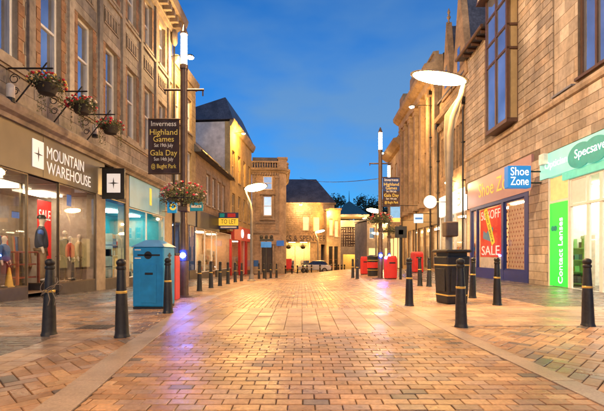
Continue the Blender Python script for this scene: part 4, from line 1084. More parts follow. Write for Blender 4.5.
# ---- bollards
def make_bollard():
    r = empty('bollard'); r.scale = (.71, .71, 1)
    MB().lathe([(.145, -.05), (.145, .012), (.132, .03), (.124, .06), (.114, .3), (.098, .58), (.094, .60)], 20).build('post', BLACK(), r, smooth=True)
    MB().lathe([(.096, .588), (.100, .594), (.100, .616), (.095, .622)], 20).build('band', GOLD(), r, smooth=True)
    MB().lathe([(.093, .615), (.074, .90), (.073, .905)], 20).build('shaft', BLACK(), r, smooth=True)
    MB().lathe([(.070, .90), (.086, .91), (.09, .93), (.086, .945), (.072, .955), (.078, .97), (.088, .985), (.088, 1.01), (.07, 1.035), (.03, 1.048), (.001, 1.05)], 20).build('cap', BLACK(), r, smooth=True)
    return r
BOL = [
 (49, 335, 'left-hand black bollard with grey cable ties hung round it, in front of the outdoor shop'),
 (122, 337, 'near black bollard with gold band just left of the blue litter bin'),
 (168, 313, 'black bollard standing against the right corner of the blue litter bin'),
 (199.5, 291, 'nearest of the row of black bollards beyond the left lamp post'),
 (211, 288, 'second of the row of black bollards beyond the left lamp post'),
 (220, 286, 'third of the row of black bollards beyond the left lamp post'),
 (228, 284, 'fourth of the row of black bollards beyond the left lamp post'),
 (235.3, 282.3, 'fifth of the row of black bollards beyond the left lamp post'),
 (241.5, 281.2, 'last of the row of black bollards before the left disc lamp'),
 (259, 279, 'first black bollard right of the left disc lamp, beside the sign post'),
 (264, 278.5, 'black bollard immediately left of the parking sign post'),
 (270.8, 278.3, 'black bollard immediately right of the parking sign post'),
 (276.5, 278, 'last black bollard in front of the balustraded corner building'),
 (352.8, 278, 'left of the two far bollards at the right kerb'),
 (357.2, 279, 'right of the two far bollards at the right kerb'),
 (409.3, 306, 'black bollard with gold band on the right kerb, nearer than the red bins'),
 (420, 286, 'black bollard behind the right kerb bollard, left of the square bin'),
 (429, 286.5, 'slim-looking black bollard just left of the square black bin'),
 (461.2, 327, 'nearest right-hand bollard, standing in front of the square black bin'),
 (472.5, 298, 'black bollard in front of the left edge of the shoe shop window'),
 (497.3, 305, 'black bollard in front of the red SALE poster'),
 (588, 326, 'rightmost black bollard in front of the optician door'),
]
bol = make_bollard()
for i, (px, py, lab) in enumerate(BOL):
    o = bol if i == 0 else copy_tree(bol)
    o.location = on_ground(px, py); o.rotation_euler = (R(.7*math.sin(i*2.1)), R(.8*math.cos(i*3.3)), i*.7)
    tag(o, lab, 'bollard', 'black bollards with gold bands')
# small posts in front of the store
sp = empty('parking_post'); MB().lathe([(.09, 0), (.085, .8), (.1, .82), (.1, .9), (.03, .96)], 10).build('post', BLACK(), sp, smooth=True); MB().lathe([(.093, .6), (.093, .66)], 10).build('band', GOLD(), sp)
ORD = 'first second third fourth fifth sixth seventh eighth ninth tenth eleventh twelfth thirteenth fourteenth'.split()
pxs = [285.5, 292, 297.5, 303, 307, 311.5, 320, 324, 328, 331.5, 335, 338.5, 341.5, 344.5]
for i, px in enumerate(pxs):
    o = sp if i == 0 else copy_tree(sp)
    Y = 46 + (px-285)*.1; X = (px-HX)*Y/FPX; o.location = (X, Y, g(Y, X))
    tag(o, ORD[i] + ' from the left in the row of small posts before the department store', 'bollard', 'posts in front of the department store')
# cable ties round the left bollard
bp = on_ground(49, 335); cab = MB(); rnd = random.Random(2)
for k in range(3):
    pts = []
    for i in range(19):
        a = 2*PI*i/18; pts.append((bp.x+(.10+.012*k)*math.cos(a)+.02*k, bp.y+(.10+.012*k)*math.sin(a), bp.z+.70-.05*k+.10*math.sin(a+k)))
    cab.tube(pts, .005, 5)
for k in range(2):
    a = -1.2+.5*k; p = Vector((bp.x+.1*math.cos(a), bp.y+.1*math.sin(a), bp.z+.62)); cab.tube([p, p+Vector((.06*math.cos(a)+.03, -.03, -.12)), p+Vector((.02+.03*k, -.02, -.2))], .005, 5)
tag(cab.build('cable_tie', mat('grey_cord', (.2, .16, .12, 1), .6), smooth=True), 'grey cords looped round the neck of the left-hand bollard', 'cord')

# ---- hanging flowers
M_leaf = mat('basket_leaf', (.075, .085, .02, 1), .55, var=.4, scale=25, pieces=[(0, (.06, .075, .018, 1)), (.35, (.10, .11, .03, 1)), (.6, (.15, .12, .035, 1)), (.85, (.035, .05, .014, 1))])
M_red = mat('red_petal', (.62, .02, .035, 1), .5, var=.2); M_yel = mat('cream_petal', (.75, .5, .12, 1), .5, var=.2); M_wht = mat('pale_petal', (.75, .62, .45, 1), .5, var=.2); M_pnk = mat('pink_petal', (.6, .1, .14, 1), .5)
def leaf_cloud(mb, c, rad, n, size, rnd, shell=.55):
    for _ in range(n):
        d = Vector((rnd.gauss(0, 1), rnd.gauss(0, 1), rnd.gauss(0, 1))).normalized(); r = rnd.uniform(shell, 1.05)
        p = Vector((c[0]+d.x*rad[0]*r, c[1]+d.y*rad[1]*r, c[2]+d.z*rad[2]*r))
        u = Vector((rnd.gauss(0, 1), rnd.gauss(0, 1), rnd.gauss(0, 1))).normalized(); v = u.orthogonal().normalized(); s = size*rnd.uniform(.6, 1.3)
        mb.face([p-u*s, p-v*s*.5, p+u*s, p+v*s*.5])
def blossoms(mb, c, rad, n, size, rnd, up=-.3):
    for _ in range(n):
        while True:
            d = Vector((rnd.gauss(0, 1), rnd.gauss(0, 1), rnd.gauss(0, 1))).normalized()
            if d.z > up: break
        p = (c[0]+d.x*rad[0]*1.05, c[1]+d.y*rad[1]*1.05, c[2]+d.z*rad[2]*1.05); mb.ball(p, size*rnd.uniform(.7, 1.2), 4, (1, 1, .7))
def flower_basket(loc, r, label, seed, mix, trail=True):
    rnd = random.Random(seed); o = thing('hanging_basket', label, 'flower basket', loc, 0, 'hanging flower baskets')
    MB().lathe([(.02, -.26*r/.4), (r*.45, -.22*r/.4), (r*.62, -.05*r/.4), (r*.64, 0)], 14).build('bowl', mat('basket_bowl', (.03, .022, .015, 1), .7), o, smooth=True)
    mb = MB(); leaf_cloud(mb, (0, 0, .05), (r, r, r*.52), 620, .042, rnd, .3)
    if trail:
        for k in range(7):
            a = rnd.uniform(0, 2*PI); 
            for q in range(22): leaf_cloud(mb, (r*.8*math.cos(a), r*.8*math.sin(a), -.02-.028*q*rnd.uniform(.8, 1.1)), (.035, .035, .03), 2, .022, rnd)
    lf = mb.build('foliage', M_leaf, o, fix=False); lf['kind'] = 'stuff'
    for m, n in mix:
        mb = MB(); blossoms(mb, (0, 0, .05), (r, r, r*.55), n, .036, rnd); b = mb.build('blossom', m, o, smooth=True); b['kind'] = 'stuff'
    return o
for k, (px, py, lab, mix) in enumerate(((47, 83, 'wall basket of red and yellow flowers on the bracket nearest the left edge', [(M_red, 22), (M_yel, 40), (M_wht, 10)]),
        (82, 104, 'middle of the three wall baskets, red and cream flowers above the outdoor shop sign', [(M_red, 34), (M_wht, 24)]),
        (110.5, 125.5, 'wall basket of mostly red flowers, third above the outdoor shop, near the banner', [(M_red, 40), (M_wht, 10)]))):
    o_ = 1.0; s = A.S(px, o_); z = A.Z(px, py, o_)
    w = A.wld(s, o_, z-.05); flower_basket(w, .40, lab, 40+k, mix)
    rt = empty('basket_bracket', A.wld(s, 0, z-1.0)); tag(rt, ['black scrolled wall bracket carrying the red and yellow basket', 'black scrolled wall bracket carrying the middle wall basket', 'black scrolled wall bracket carrying the third wall basket'][k], 'bracket', 'scrolled basket brackets')
    iv = wm(rt).inverted(); W = lambda a, b: iv @ A.wld(s, a, b)
    MB().tube([W(.0, z+.36), W(1.15, z+.36)], .022).build('arm', BLACK(), rt)
    MB().tube([W(.02, z-.75), W(.45, z-.2), W(1.0, z+.5)], .018).build('strut', BLACK(), rt)
    MB().tube([W(.0, z-.8), W(.0, z+.5)], .02).build('wall_bar', BLACK(), rt)
    for (co, cz, rr) in ((.2, .1, .13), (.22, -.2, .1)):
        MB().tube([W(co+rr*(1-.03*i)*math.cos(.5*i), z+cz+rr*(1-.03*i)*math.sin(.5*i)) for i in range(18)], .012, 5).build('scroll', BLACK(), rt)
    MB().tube([W(1.0, z+.36), W(1.0, z-.05)], .008, 5).build('chain', BLACK(), rt)
# small white floodlight boxes on the shop cornice
for k, (px, py) in enumerate(((10.5, 93), (95, 131))):
    s = A.S(px, .3); p = A.wld(s, .3, A.Z(px, py, .3)-.2)
    lp = thing('cornice_light', ['small white cylinder light on the shop cornice under the first basket', 'small white cylinder light on the shop cornice under the third basket'][k], 'light', p)
    MB().lathe([(.07, .06), (.09, .1), (.09, .38), (.06, .42)], 12).build('shade', mat('pale_shade', (.8, .7, .55, 1), .4), lp, smooth=True)
    MB().lathe([(.1, -.02), (.1, .08)], 10).build('base', BLACK(), lp)

# ---- tube lamp posts
M_pole = mat('brown_pole', (.10, .058, .035, 1), .38, metal=.35, var=.2, scale=8)
TUBE = emitter('lamp_tube', (1.0, .80, .45), 14)
def tube_lamp(loc, label, blue=True):
    o = thing('tube_lamp_post', label, 'street lamp', loc, 0, 'tube lamp posts')
    MB().lathe([(.24, 0), (.24, .035), (.14, .05), (.125, .12), (.12, 2.0), (.1, 2.05), (.095, 6.35)], 18).build('pole', M_pole, o, smooth=True)
    MB().box(-.35, .35, -.35, .35, -.05, .02).build('base_plate', mat('rust_plate', (.12, .07, .045, 1), .5, var=.3), o, bevel=.01)
    MB().lathe([(.085, 6.36), (.085, 7.25)], 16).build('lit_tube', TUBE, o, smooth=True)
    MB().lathe([(.105, 7.24), (.105, 7.29), (.02, 7.52)], 14).build('cap', M_pole, o)
    MB().lathe([(.11, 6.28), (.11, 6.4)], 14).build('collar', M_pole, o)
    MB().tube([(-.55, 0, 5.72), (.55, 0, 5.72)], .035).tube([(.52, 0, 5.72), (.52, 0, 5.55)], .02).tube([(-.52, 0, 5.72), (-.52, 0, 5.6)], .02).build('crossbar', M_pole, o)
    MB().box(-.13, .13, -.13, .13, 2.35, 2.5).build('clamp', M_pole, o, bevel=.02)
    b = MB(); b.cyl((0, -.1, 1.15), (0, -.17, 1.15), .075, .06, 14); b.build('blue_lamp', emitter('blue_lamp', (.13, .2, 1.0), 160), o)
    MB().lathe([(.13, 1.0), (.13, 1.3)], 14).build('lamp_ring', mat('ring_navy', (.02, .03, .09, 1), .4), o)
    light('tube_light', 'POINT', (0, 0, 6.8), 200, (1, .60, .26), o, .2)
    light('blue_glow', 'POINT', (0, -.24, 1.15), 9, (.12, .2, 1), o, .06)
    return o
TLP = [(on_ground(184, 297), 'tall brown lamp post with glowing tube top beside the blue litter bin'),
       (Vector(((380.3-HX)*20/FPX, 20, g(20, 3.9))), 'tube-topped lamp post on the right beside the red bins'),
       (Vector(((389-HX)*27.3/FPX, 27.3, g(27.3, 5.9))), 'farther tube-topped lamp post half hidden behind the right-hand banner')]
for p, lab in TLP: tube_lamp(p, lab)
def banner(loc, side, w, h, label, m1, m2, lines, dy=-.03):
    o = thing('banner', label, 'banner', loc, 0)
    x0, x1 = (-.12-w, -.12) if side < 0 else (.12, .12+w)
    mb = MB(); n = 8       # slightly rippled cloth
    for i in range(n+1):
        x = lerp(x0, x1, i/n); y = .012*math.sin(i*1.3)
        mb.v += [(x, y-.004, 0), (x, y-.004, h), (x, y+.004, 0), (x, y+.004, h)]
    for i in range(n):
        a = 4*i; mb.f += [(a, a+4, a+5, a+1), (a+2, a+3, a+7, a+6), (a+1, a+5, a+7, a+3), (a, a+2, a+6, a+4)]
    mb.build('cloth', m1, o)
    if m2: MB().box(x0+.02, x1-.02, -.022, -.018, h*.52, h-.02).build('cloth_panel', m2, o)
    for z_ in (h+.02, -.02): MB().tube([(0, 0, z_), (x0 if side < 0 else x1, 0, z_)], .022).build('rod', M_pole, o)
    xm = (x0+x1)/2; P0 = Vector(loc)
    for t, s, z, m, wd in lines: text(t, s, P0+Vector((xm, -.024, h*z)), (1, 0, 0), (0, 0, 1), m, o, width=w*wd, ext=.001, bold=.003)
    return o
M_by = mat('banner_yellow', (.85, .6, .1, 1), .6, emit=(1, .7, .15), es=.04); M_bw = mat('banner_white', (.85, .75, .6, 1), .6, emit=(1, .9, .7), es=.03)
LINES = [('Inverness', .2, .92, M_bw, .8), ('Highland', .22, .76, M_by, .88), ('Games', .22, .63, M_by, .66), ('Sat 19th July', .14, .515, M_bw, .6), ('Gala Day', .22, .37, M_by, .86), ('Sun 14th July', .14, .255, M_bw, .62), ('@ Bught Park', .17, .12, M_by, .8)]
p = TLP[0][0]
banner((p.x, p.y-.02, CAM_H+(HY-173)*p.y/FPX), -1, .86, 1.46, 'dark brown event banner with yellow lettering on the left lamp post', mat('banner_brown', (.05, .018, .01, 1), .6, var=.25, scale=3), None, LINES)
p = TLP[1][0]
banner((p.x, p.y-.02, CAM_H+(HY-206)*p.y/FPX), 1, .84, 1.4, 'smaller blue-topped event banner with yellow lettering on the right lamp post', mat('banner_brown', (.05,.018,.01,1)), mat('banner_blue', (.015, .035, .13, 1), .6), LINES)
def post_basket(p, z, r, label, seed, mix):
    o = flower_basket((p.x, p.y, z), r, label, seed, mix, trail=False)
    MB().tube([(r*.75*math.cos(2*PI*i/20), r*.75*math.sin(2*PI*i/20), -.1) for i in range(21)], .02, 6).build('ring', BLACK(), o)
    rnd = random.Random(seed+1); mb = MB()
    for k in range(10):
        a = 2*PI*k/10; leaf_cloud(mb, (r*.75*math.cos(a), r*.75*math.sin(a), -.02+rnd.uniform(-.06, .06)), (r*.4, r*.4, r*.4), 90, .035, rnd)
    mb.build('outer_foliage', M_leaf, o, fix=False)['kind'] = 'stuff'
    for ch in list(o.children):
        if ch.name.startswith('bowl'): bpy.data.objects.remove(ch)
post_basket(TLP[0][0], CAM_H+(HY-196)*TLP[0][0].y/FPX, .58, 'ring basket of red and pale flowers round the left lamp post', 61, [(M_red, 40), (M_wht, 30), (M_pnk, 14)])
post_basket(TLP[1][0], CAM_H+(HY-220)*20/FPX, .58, 'ring basket of red flowers round the right lamp post beside the banner', 63, [(M_red, 36), (M_wht, 20)])
post_basket(TLP[2][0], CAM_H+(HY-230)*27.3/FPX, .58, 'leafy green ring basket round the farther right lamp post', 65, [(M_red, 8), (M_yel, 26)])

# ---- disc street lamps
DISC = emitter('disc_glow', (1.0, .56, .16), 80)
def disc_lamp(loc, label, mirror=1, tilt=9, fat=True):
    o = thing('disc_street_lamp', label, 'street lamp', loc, 0, 'disc street lamps'); k = mirror
    path = [(0, 0, 0), (0, 0, 1.5), (0, 0, 3.2), (k*.01, 0, 4.0), (k*.07, 0, 4.45), (k*.2, 0, 4.78), (k*.3, 0, 5.0), (k*.35, 0, 5.22), (k*.31, 0, 5.42)]
    MB().tube(path, [.088, .085, .083, .08, .075, .068, .058, .045, .04], 14).build('post', LEADGREY(), o, smooth=True)
    fin = MB(); q = [(k*-.09, 3.0), (k*-.12, 4.1), (k*-.1, 4.5), (k*.22, 4.95), (k*.29, 5.2), (k*.38, 5.2), (k*.33, 5.0), (k*.23, 4.5), (k*.1, 4.1), (k*.09, 3.0)]
    q = q if fat else [(x*.55+.1*k*(z > 4.4), z) for x, z in q]
    fin.frustum([(x, -.03, z) for x, z in q], [(x, .03, z) for x, z in q]); fin.build('fin', LEADGREY(), o)
    MB().lathe([(.26, 0), (.26, .03), (.16, .1), (.13, .35), (.115, .4)], 16).build('base', LEADGREY(), o, smooth=True)
    T = Matrix.Translation((k*-.24, 0, 5.38)) @ Matrix.Rotation(R(11*k), 4, 'Y') @ Matrix.Rotation(R(tilt), 4, 'X')
    h = MB(); h.lathe([(.66, 0), (.70, .006), (.70, .016), (.5, .06), (.2, .09), (.01, .1)], 36); h.xf(T); hd = h.build('head', LEADGREY(), o, smooth=True)
    e = MB(); e.lathe([(.001, -.05), (.3, -.045), (.55, -.02), (.66, .008)], 36); e.xf(T); e.build('glowing_disc', DISC, hd, smooth=True)
    return o
DL = [(Vector((3.56, 9.75, g(9.75, 3.5))), 'big glowing disc street lamp on the right, curving up behind the square bin', 1),
      (Vector(((251.5-HX)*23.2/FPX, 23.2, g(23.2, -2.9))), 'disc street lamp on the left beyond the row of bollards', -1),
      (Vector((2.1, 53, g(53, 2.1))), 'distant disc street lamp in front of the department store', -1),
      (Vector(((376-HX)*37/FPX, 37, g(37, 6.8))), 'disc street lamp far along the right pavement, behind the ring basket', 1),
      (Vector(((378-HX)*56/FPX, 56, g(56, 10))), 'farthest disc street lamp at the right end of the street', 1)]
DL += [(Vector((-4.4, -1.2, 0)), 'added disc street lamp on the left pavement, unseen just behind the viewpoint', -1),
       (Vector((4.2, -5.2, 0)), 'added disc street lamp on the right pavement, unseen well behind the viewpoint', 1)]   # two unseen lamps added behind the camera to light the foreground
for i, (p, lab, k) in enumerate(DL): disc_lamp(p, lab, k, 13 if i == 0 else (-9 if i < 5 else 0), i == 0)
bx = Vector((3.56, 9.75, 0)); q = MB(); q.box(-.15, .15, -.17, .13, -.18, .18); cb = q.build('control_box', mat('box_brown', (.09, .055, .035, 1), .5, var=.3), bevel=.03); cb.location = (bx.x+.02, bx.y, 1.72)
tag(cb, 'small brown control box strapped to the right disc lamp post above the bin', 'control box')

# ---- wall floodlights
def flood(wp, n, label, power, col, reach=.7, down=.25, size=.16, aim=None, spot=140):
    o = thing('floodlight', label, 'floodlight', wp, 0, 'wall floodlights'); n = Vector((n[0], n[1], 0)).normalized()
    h = n*reach
    MB().tube([(0, 0, 0), (h.x*.5, h.y*.5, .06), (h.x, h.y, .03)], .025).build('arm', BLACK(), o)
    b = MB(); b.ball((h.x, h.y, 0), .17, 8, (1.2, 1.2, .55)); b.build('housing', BLACK(), o, smooth=True)
    b = MB(); b.ball((h.x, h.y, -.05), .155, 8, (1.2, 1.2, .6)); b.build('lens', emitter('flood_lens_'+('a' if col == AMBER else 'w'), col if col == AMBER else (1, .72, .35), 40), o, smooth=True)
    if aim is None: light('flood_light', 'POINT', (h.x, h.y, -down), power, col, o, size)
    else:
        d = (Vector(aim) - (Vector(wp)+h)).normalized(); light('flood_light', 'SPOT', (h.x+d.x*.25, h.y+d.y*.25, d.z*.25-.05), power, col, o, size, rot=d.to_track_quat('-Z', 'Y').to_euler(), spot=spot)
flood(A.wld(A1-.1, .0, 12.05), (1, 0), 'floodlight on an arm at the corner of the tall tan block', 650, WARM, reach=1.1)
flood(D.wld(D.S(243.5, .9), 0, D.Z(243.5, 133, .9)), (D.n.x, D.n.y), 'amber floodlight high on the white-gabled yellow house', 950, AMBER, reach=.9)
flood(R3.wld(R3.S(421.5, .9), 0, R3.Z(421.5, 106, .9)), (R3.n.x, R3.n.y), 'floodlight on the pilastered building, seen below the big disc lamp', 330, (1, .55, .18), reach=1.6)
flood(W_.wld(.1, 0, 7.1), (W_.n.x, W_.n.y), 'amber floodlight at the corner of the department store wing', 700, AMBER, reach=.5)
flood(G_.wld(gx0+.3, .25, 7.6), (0, -1), 'small floodlight under the teal-roofed gatehouse eaves, left', 420, WARM, reach=1.2)
flood(G_.wld(gx1-.3, .25, 7.6), (0, -1), 'small floodlight under the teal-roofed gatehouse eaves, right', 420, WARM, reach=1.2)
flood(R2.wld(R2.S(443, .8), 0, 5.6), (R2.n.x, R2.n.y), 'small wall light at the corner of the gothic building over its white sign', 120, WARM, reach=.5)

flood(A.wld(8.0, .75, 14.6), (1, 0), 'added unseen floodlight on the cornice of the tall tan block over the outdoor shop, above the view', 6800, (1, .70, .42), reach=.6, aim=(9, 14, 8), spot=112)  # added out of view to brighten the right-hand facade
flood(R1.wld(9.0, .55, 12.4), (R1.n.x, R1.n.y), 'added unseen floodlight at the eaves of the honey stone block, above the view', 1350, (1, .68, .38), reach=.6, aim=(-6, 12, 3))  # added out of view to brighten the left facade and ground

flood(R4.wld(44.5, .95, 12.4), (R4.n.x, R4.n.y), 'added floodlight under the cornice of the far right stone building', 1500, (1, .52, .17), reach=.4, aim=(-3, 50, 4))  # added to brighten the corner building and department store
flood(M_.wld(2.2, .3, 8.1), (M_.n.x, M_.n.y), 'floodlight at the eaves of the department store over its entrance', 220, (1, .6, .24), reach=1.0)

flood(R5.wld(2.8, 0, 6.0), (R5.n.x, R5.n.y), 'added floodlight on the pale shop row at the street end', 420, (1, .6, .24), reach=1.1)  # added to lift the dull front of this row

# ---- blue litter bin
bl = on_ground(149, 309); bl = thing('litter_bin', 'big blue litter bin cabinet with dark slot and peaked lid on the left pavement', 'litter bin', (bl.x, bl.y+.3, bl.z), R(-4))
M_bin = mat('bin_blue', (.012, .27, .56, 1), .4, var=.12, scale=5, bump=.08, stain=.22)
MB().box(-.33, .33, -.30, .30, .04, 1.27).build('body', M_bin, bl, bevel=.03)
MB().frustum([(-.36, -.33, 1.27), (.36, -.33, 1.27), (.36, .33, 1.27), (-.36, .33, 1.27)], [(-.14, -.1, 1.42), (.14, -.1, 1.42), (.14, .12, 1.42), (-.14, .12, 1.42)]).build('lid', mat('bin_lid', (.10, .33, .62, 1), .35, var=.1), bl, bevel=.012)
MB().box(-.32, .32, -.29, .29, -.04, .04).build('foot', BLACK(), bl)
sl_ = MB(); sl_.box(-.22, .25, -.306, -.29, 1.085, 1.12); sl_.cyl((0, -.306, 1.10), (0, -.29, 1.10), .08, .085, 14); sl_.build('slot', mat('slot_black', (.008, .008, .008, 1), .5), bl)
ss = MB(); ss.box(.33, .334, -.1, .1, 1.08, 1.11); ss.cyl((.32, 0, 1.095), (.335, 0, 1.095), .06, .06, 10); ss.build('slot', MATS['slot_black'], bl)
dd = MB().box(-.15, .18, -.312, -.295, .12, .92).build('door', M_bin, bl, bevel=.008)
MB().box(-.06, .11, -.325, -.31, .70, .745).build('handle', MATS['slot_black'], dd, bevel=.01)
for z in (1.2, 1.03): MB().box(-.28, -.15, -.304, -.298, z, z+.022).build('pale_sticker', M_bw, bl)
# red bin behind it
rp_ = on_ground(169, 300); rb = thing('red_bin', 'red box with pale notice standing right behind the blue litter bin', 'bin', (rp_.x, rp_.y+.1, rp_.z), 0)
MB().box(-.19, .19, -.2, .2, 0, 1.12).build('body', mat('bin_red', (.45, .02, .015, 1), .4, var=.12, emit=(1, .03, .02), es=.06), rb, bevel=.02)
MB().box(-.02, .16, -.206, -.2, .55, .9).build('notice', mat('notice_white', (.8, .72, .6, 1), .6), rb); MB().box(-.2, .2, -.21, .21, 1.12, 1.18).build('lid', BLACK(), rb, bevel=.01)
# square black bin on the right
kb = on_ground(451.5, 303); kb = thing('square_bin', 'square black litter bin with gold bands at the foot of the right disc lamp', 'litter bin', (kb.x, kb.y, kb.z), R(12))
MB().frustum([(-.25, -.25, 0), (.25, -.25, 0), (.25, .25, 0), (-.25, .25, 0)], [(-.29, -.29, 1.08), (.29, -.29, 1.08), (.29, .29, 1.08), (-.29, .29, 1.08)]).build('body', BLACK(), kb, bevel=.03)
MB().box(-.32, .32, -.32, .32, 1.16, 1.23).build('top', BLACK(), kb, bevel=.03); MB().box(-.24, .24, -.24, .24, 1.06, 1.17).build('mouth', MATS['slot_black'], kb)
for z, r_ in ((.18, .262), (.86, .285)): MB().box(-r_, r_, -r_, r_, z, z+.035).build('band', GOLD(), kb, bevel=.006)
for a in range(4):
    m_ = MB(); m_.box(-.19, .19, -.292, -.27, .28, .80); m_.xf(Matrix.Rotation(a*PI/2, 4, 'Z')); m_.build('panel', BLACK(), kb, bevel=.015)
# red and black bins beyond, on the right
M_rd = mat('bin_red', (.45, .02, .015, 1))
def red_box(px, py, w, h, label, dark=False, Y=None):
    p = on_ground(px, py); o = thing('street_bin', label, 'bin', p, R(8), 'bins along the right pavement')
    if dark:
        MB().lathe([(w*.5, 0), (w*.55, h*.95), (w*.58, h*.96), (w*.58, h), (w*.3, h*1.08)], 16).build('body', BLACK(), o, smooth=True)
        MB().lathe([(w*.545, h*.42), (w*.56, h*.72)], 16).build('red_panel', M_rd, o, smooth=True)
        for z in (.3, .8): MB().lathe([(w*.56, h*z), (w*.56, h*z+.03)], 16).build('band', GOLD(), o)
    else:
        MB().box(-w/2, w/2, -w/2, w/2, .04, h).build('body', M_rd, o, bevel=.03); MB().box(-w/2+.03, w/2-.03, -w/2+.03, w/2-.03, -.03, .04).build('foot', BLACK(), o)
        MB().frustum([(-w/2, -w/2, h), (w/2, -w/2, h), (w/2, w/2, h), (-w/2, w/2, h)], [(-w*.4, -w*.4, h+.12), (w*.4, -w*.4, h+.12), (w*.4, w*.4, h+.12), (-w*.4, w*.4, h+.12)]).build('lid', M_rd, o, bevel=.02)
        MB().box(-w*.3, w*.3, -w/2-.006, -w/2+.004, h*.75, h*.82).build('slot', MATS['slot_black'], o)
red_box(364.5, 274.5, .42, 1.0, 'leftmost red bin beyond the right lamp post')
red_box(372.8, 276, .58, 1.1, 'round black bin with a red panel between two red bins', True)
red_box(390.5, 279, .5, 1.0, 'tall red bin just right of the right lamp post')
red_box(417, 272.5, .65, 1.3, 'red bin by the pilastered building behind the kerb bollards')
# sign posts
def sign_post(px, py, h, label, plates, r=.04, extra=None):
    p = on_ground(px, py); o = thing('sign_post', label, 'sign', p); MB().cyl((0, 0, -.1), (0, 0, h), r, r, 10).build('post', BLACK(), o)
    for (x0, x1, z0, z1, m, txt, tm) in plates:
        pl = MB().box(x0, x1, -r-.03, -r, z0, z1).build('plate', m, o, bevel=.01)
        if txt: text(txt, (z1-z0)*.6, p+Vector(((x0+x1)/2, -r-.034, (z0+z1)/2)), (1, 0, 0), (0, 0, 1), tm, pl, width=(x1-x0)*.8, ext=.001)
    return o
M_sb = mat('sign_mid_blue', (.02, .13, .45, 1), .4, emit=(.03, .2, .7), es=.12)
so = sign_post(266, 279.5, 2.75, 'black post with dark scroll top and blue plate near the corner building', [(-.32, .36, 2.05, 2.42, M_sb, None, None), (-.4, .48, 2.45, 2.62, BLACK(), None, None)])
for x in (-.3, 0.02, .34): MB().lathe([(.1, 2.6), (.12, 2.75), (.05, 2.85)], 8, (x, 0, 0)).build('ornament', BLACK(), so)
sign_post(400.5, 279.5, 2.55, 'grey post with small black square sign right of the tall red bin', [(-.28, .28, 1.95, 2.5, BLACK(), None, None), (-.12, .12, 2.1, 2.34, WHITE(), None, None)], r=.06)
# TO LET board
tl = C.wld(C.S(228), .5, 2.95); zt0, zt1 = C.Z(228, 230, .6), C.Z(228, 214, .6)
yb = C.Y(C.S(218.5)) - .4; xa, xb = (218.5-HX)*yb/FPX, (238.5-HX)*yb/FPX
tl = thing('to_let_board', 'yellow and navy TO LET board fixed over the low slate shop', 'board', ((xa+xb)/2, yb, zt0)); hb = zt1-zt0; wb = xb-xa
MB().box(-wb/2, wb/2, 0, .06, 0, hb).build('board', mat('board_navy', (.015, .03, .12, 1), .5), tl)
MB().box(-wb/2+.02, wb/2-.02, -.008, 0, hb*.22, hb*.66).build('yellow_band', mat('board_yellow', (.8, .5, .03, 1), .5, emit=(1, .6, .05), es=.25), tl)
text('TO LET', .5, Vector(tl.location)+Vector((0, -.012, hb*.44)), (1, 0, 0), (0, 0, 1), mat('black_print', (.02,.02,.02,1)), tl, width=wb*.75, bold=.01)
MB().box(-wb/2+.1, -wb*.2, -.008, 0, hb*.72, hb*.95).build('teal_mark', mat('teal_print', (.0, .4, .4, 1), .5), tl); MB().box(-wb*.05, wb*.35, -.008, 0, hb*.72, hb*.95).build('red_mark', M_rd, tl)
MB().box(-wb*.4, wb*.4, -.008, 0, hb*.07, hb*.16).build('pale_line', M_bw, tl); MB().box(-.06, .06, .06, .6, .2, .3).build('bracket', BLACK(), tl)
# projecting signs on the left
def hang_sign(f, px0, px1, py0, py1, label, m, o_, name='projecting_sign', dep=.12, **k):
    s = f.S((px0+px1)/2, o_); y = f.Y(s, o_); x0, x1 = (px0-HX)*y/FPX, (px1-HX)*y/FPX; z0, z1 = CAM_H+(HY-py1)*y/FPX, CAM_H+(HY-py0)*y/FPX
    o = thing(name, label, 'sign', ((x0+x1)/2, y, z0)); w, h = x1-x0, z1-z0
    MB().box(-w/2, w/2, -dep/2, dep/2, 0, h).build('sign_box', m, o, bevel=.015)
    wx = f.wld(s, 0, 0).x - o.location.x
    MB().tube([(0, 0, h+.03), (wx, 0, h+.03)], .022).tube([(0, 0, h*.1), (wx, 0, h*.1)], .015).build('bracket', BLACK(), o)
    return o, w, h
o, w, h = hang_sign(A, 102.5, 125, 168.5, 199, 'black sign box with pale star tile projecting beside the outdoor shop', BLACK(), .55)
MB().box(-w*.27, w*.33, -.07, -.06, h*.2, h*.82).build('pale_tile', M_let, o, bevel=.01)
mb = MB(); pts = [(w*.03+(.2 if k % 2 == 0 else .035)*math.sin(PI*k/4), h*.51+(.2 if k % 2 == 0 else .035)*math.cos(PI*k/4)) for k in range(8)]
mb.frustum([(a, -.074, b) for a, b in pts], [(a, -.07, b) for a, b in pts]); mb.build('star_emblem', MATS['emblem_dark'], o)
o, w, h = hang_sign(A, 167.5, 177, 200, 213, 'blue sign with yellow ring projecting behind the left lamp post', mat('sign_cyan', (.01, .2, .4, 1), .4, emit=(.02, .4, .8), es=.15), .6)
mb = MB(); mb.tube([(w*.1+w*.26*math.cos(2*PI*i/16), -.065, h*.45+w*.26*math.sin(2*PI*i/16)) for i in range(17)], .05, 6); mb.build('yellow_ring', MATS['yellow_mark'], o)
o, w, h = hang_sign(B, 190, 203, 202, 211, 'teal sign box projecting right of the left lamp post basket', mat('sign_teal', (.01, .18, .24, 1), .4, emit=(.02, .5, .6), es=.08), .9)
MB().box(-w*.4, w*.4, -.068, -.06, h*.35, h*.65).build('pale_line', M_bw, o)
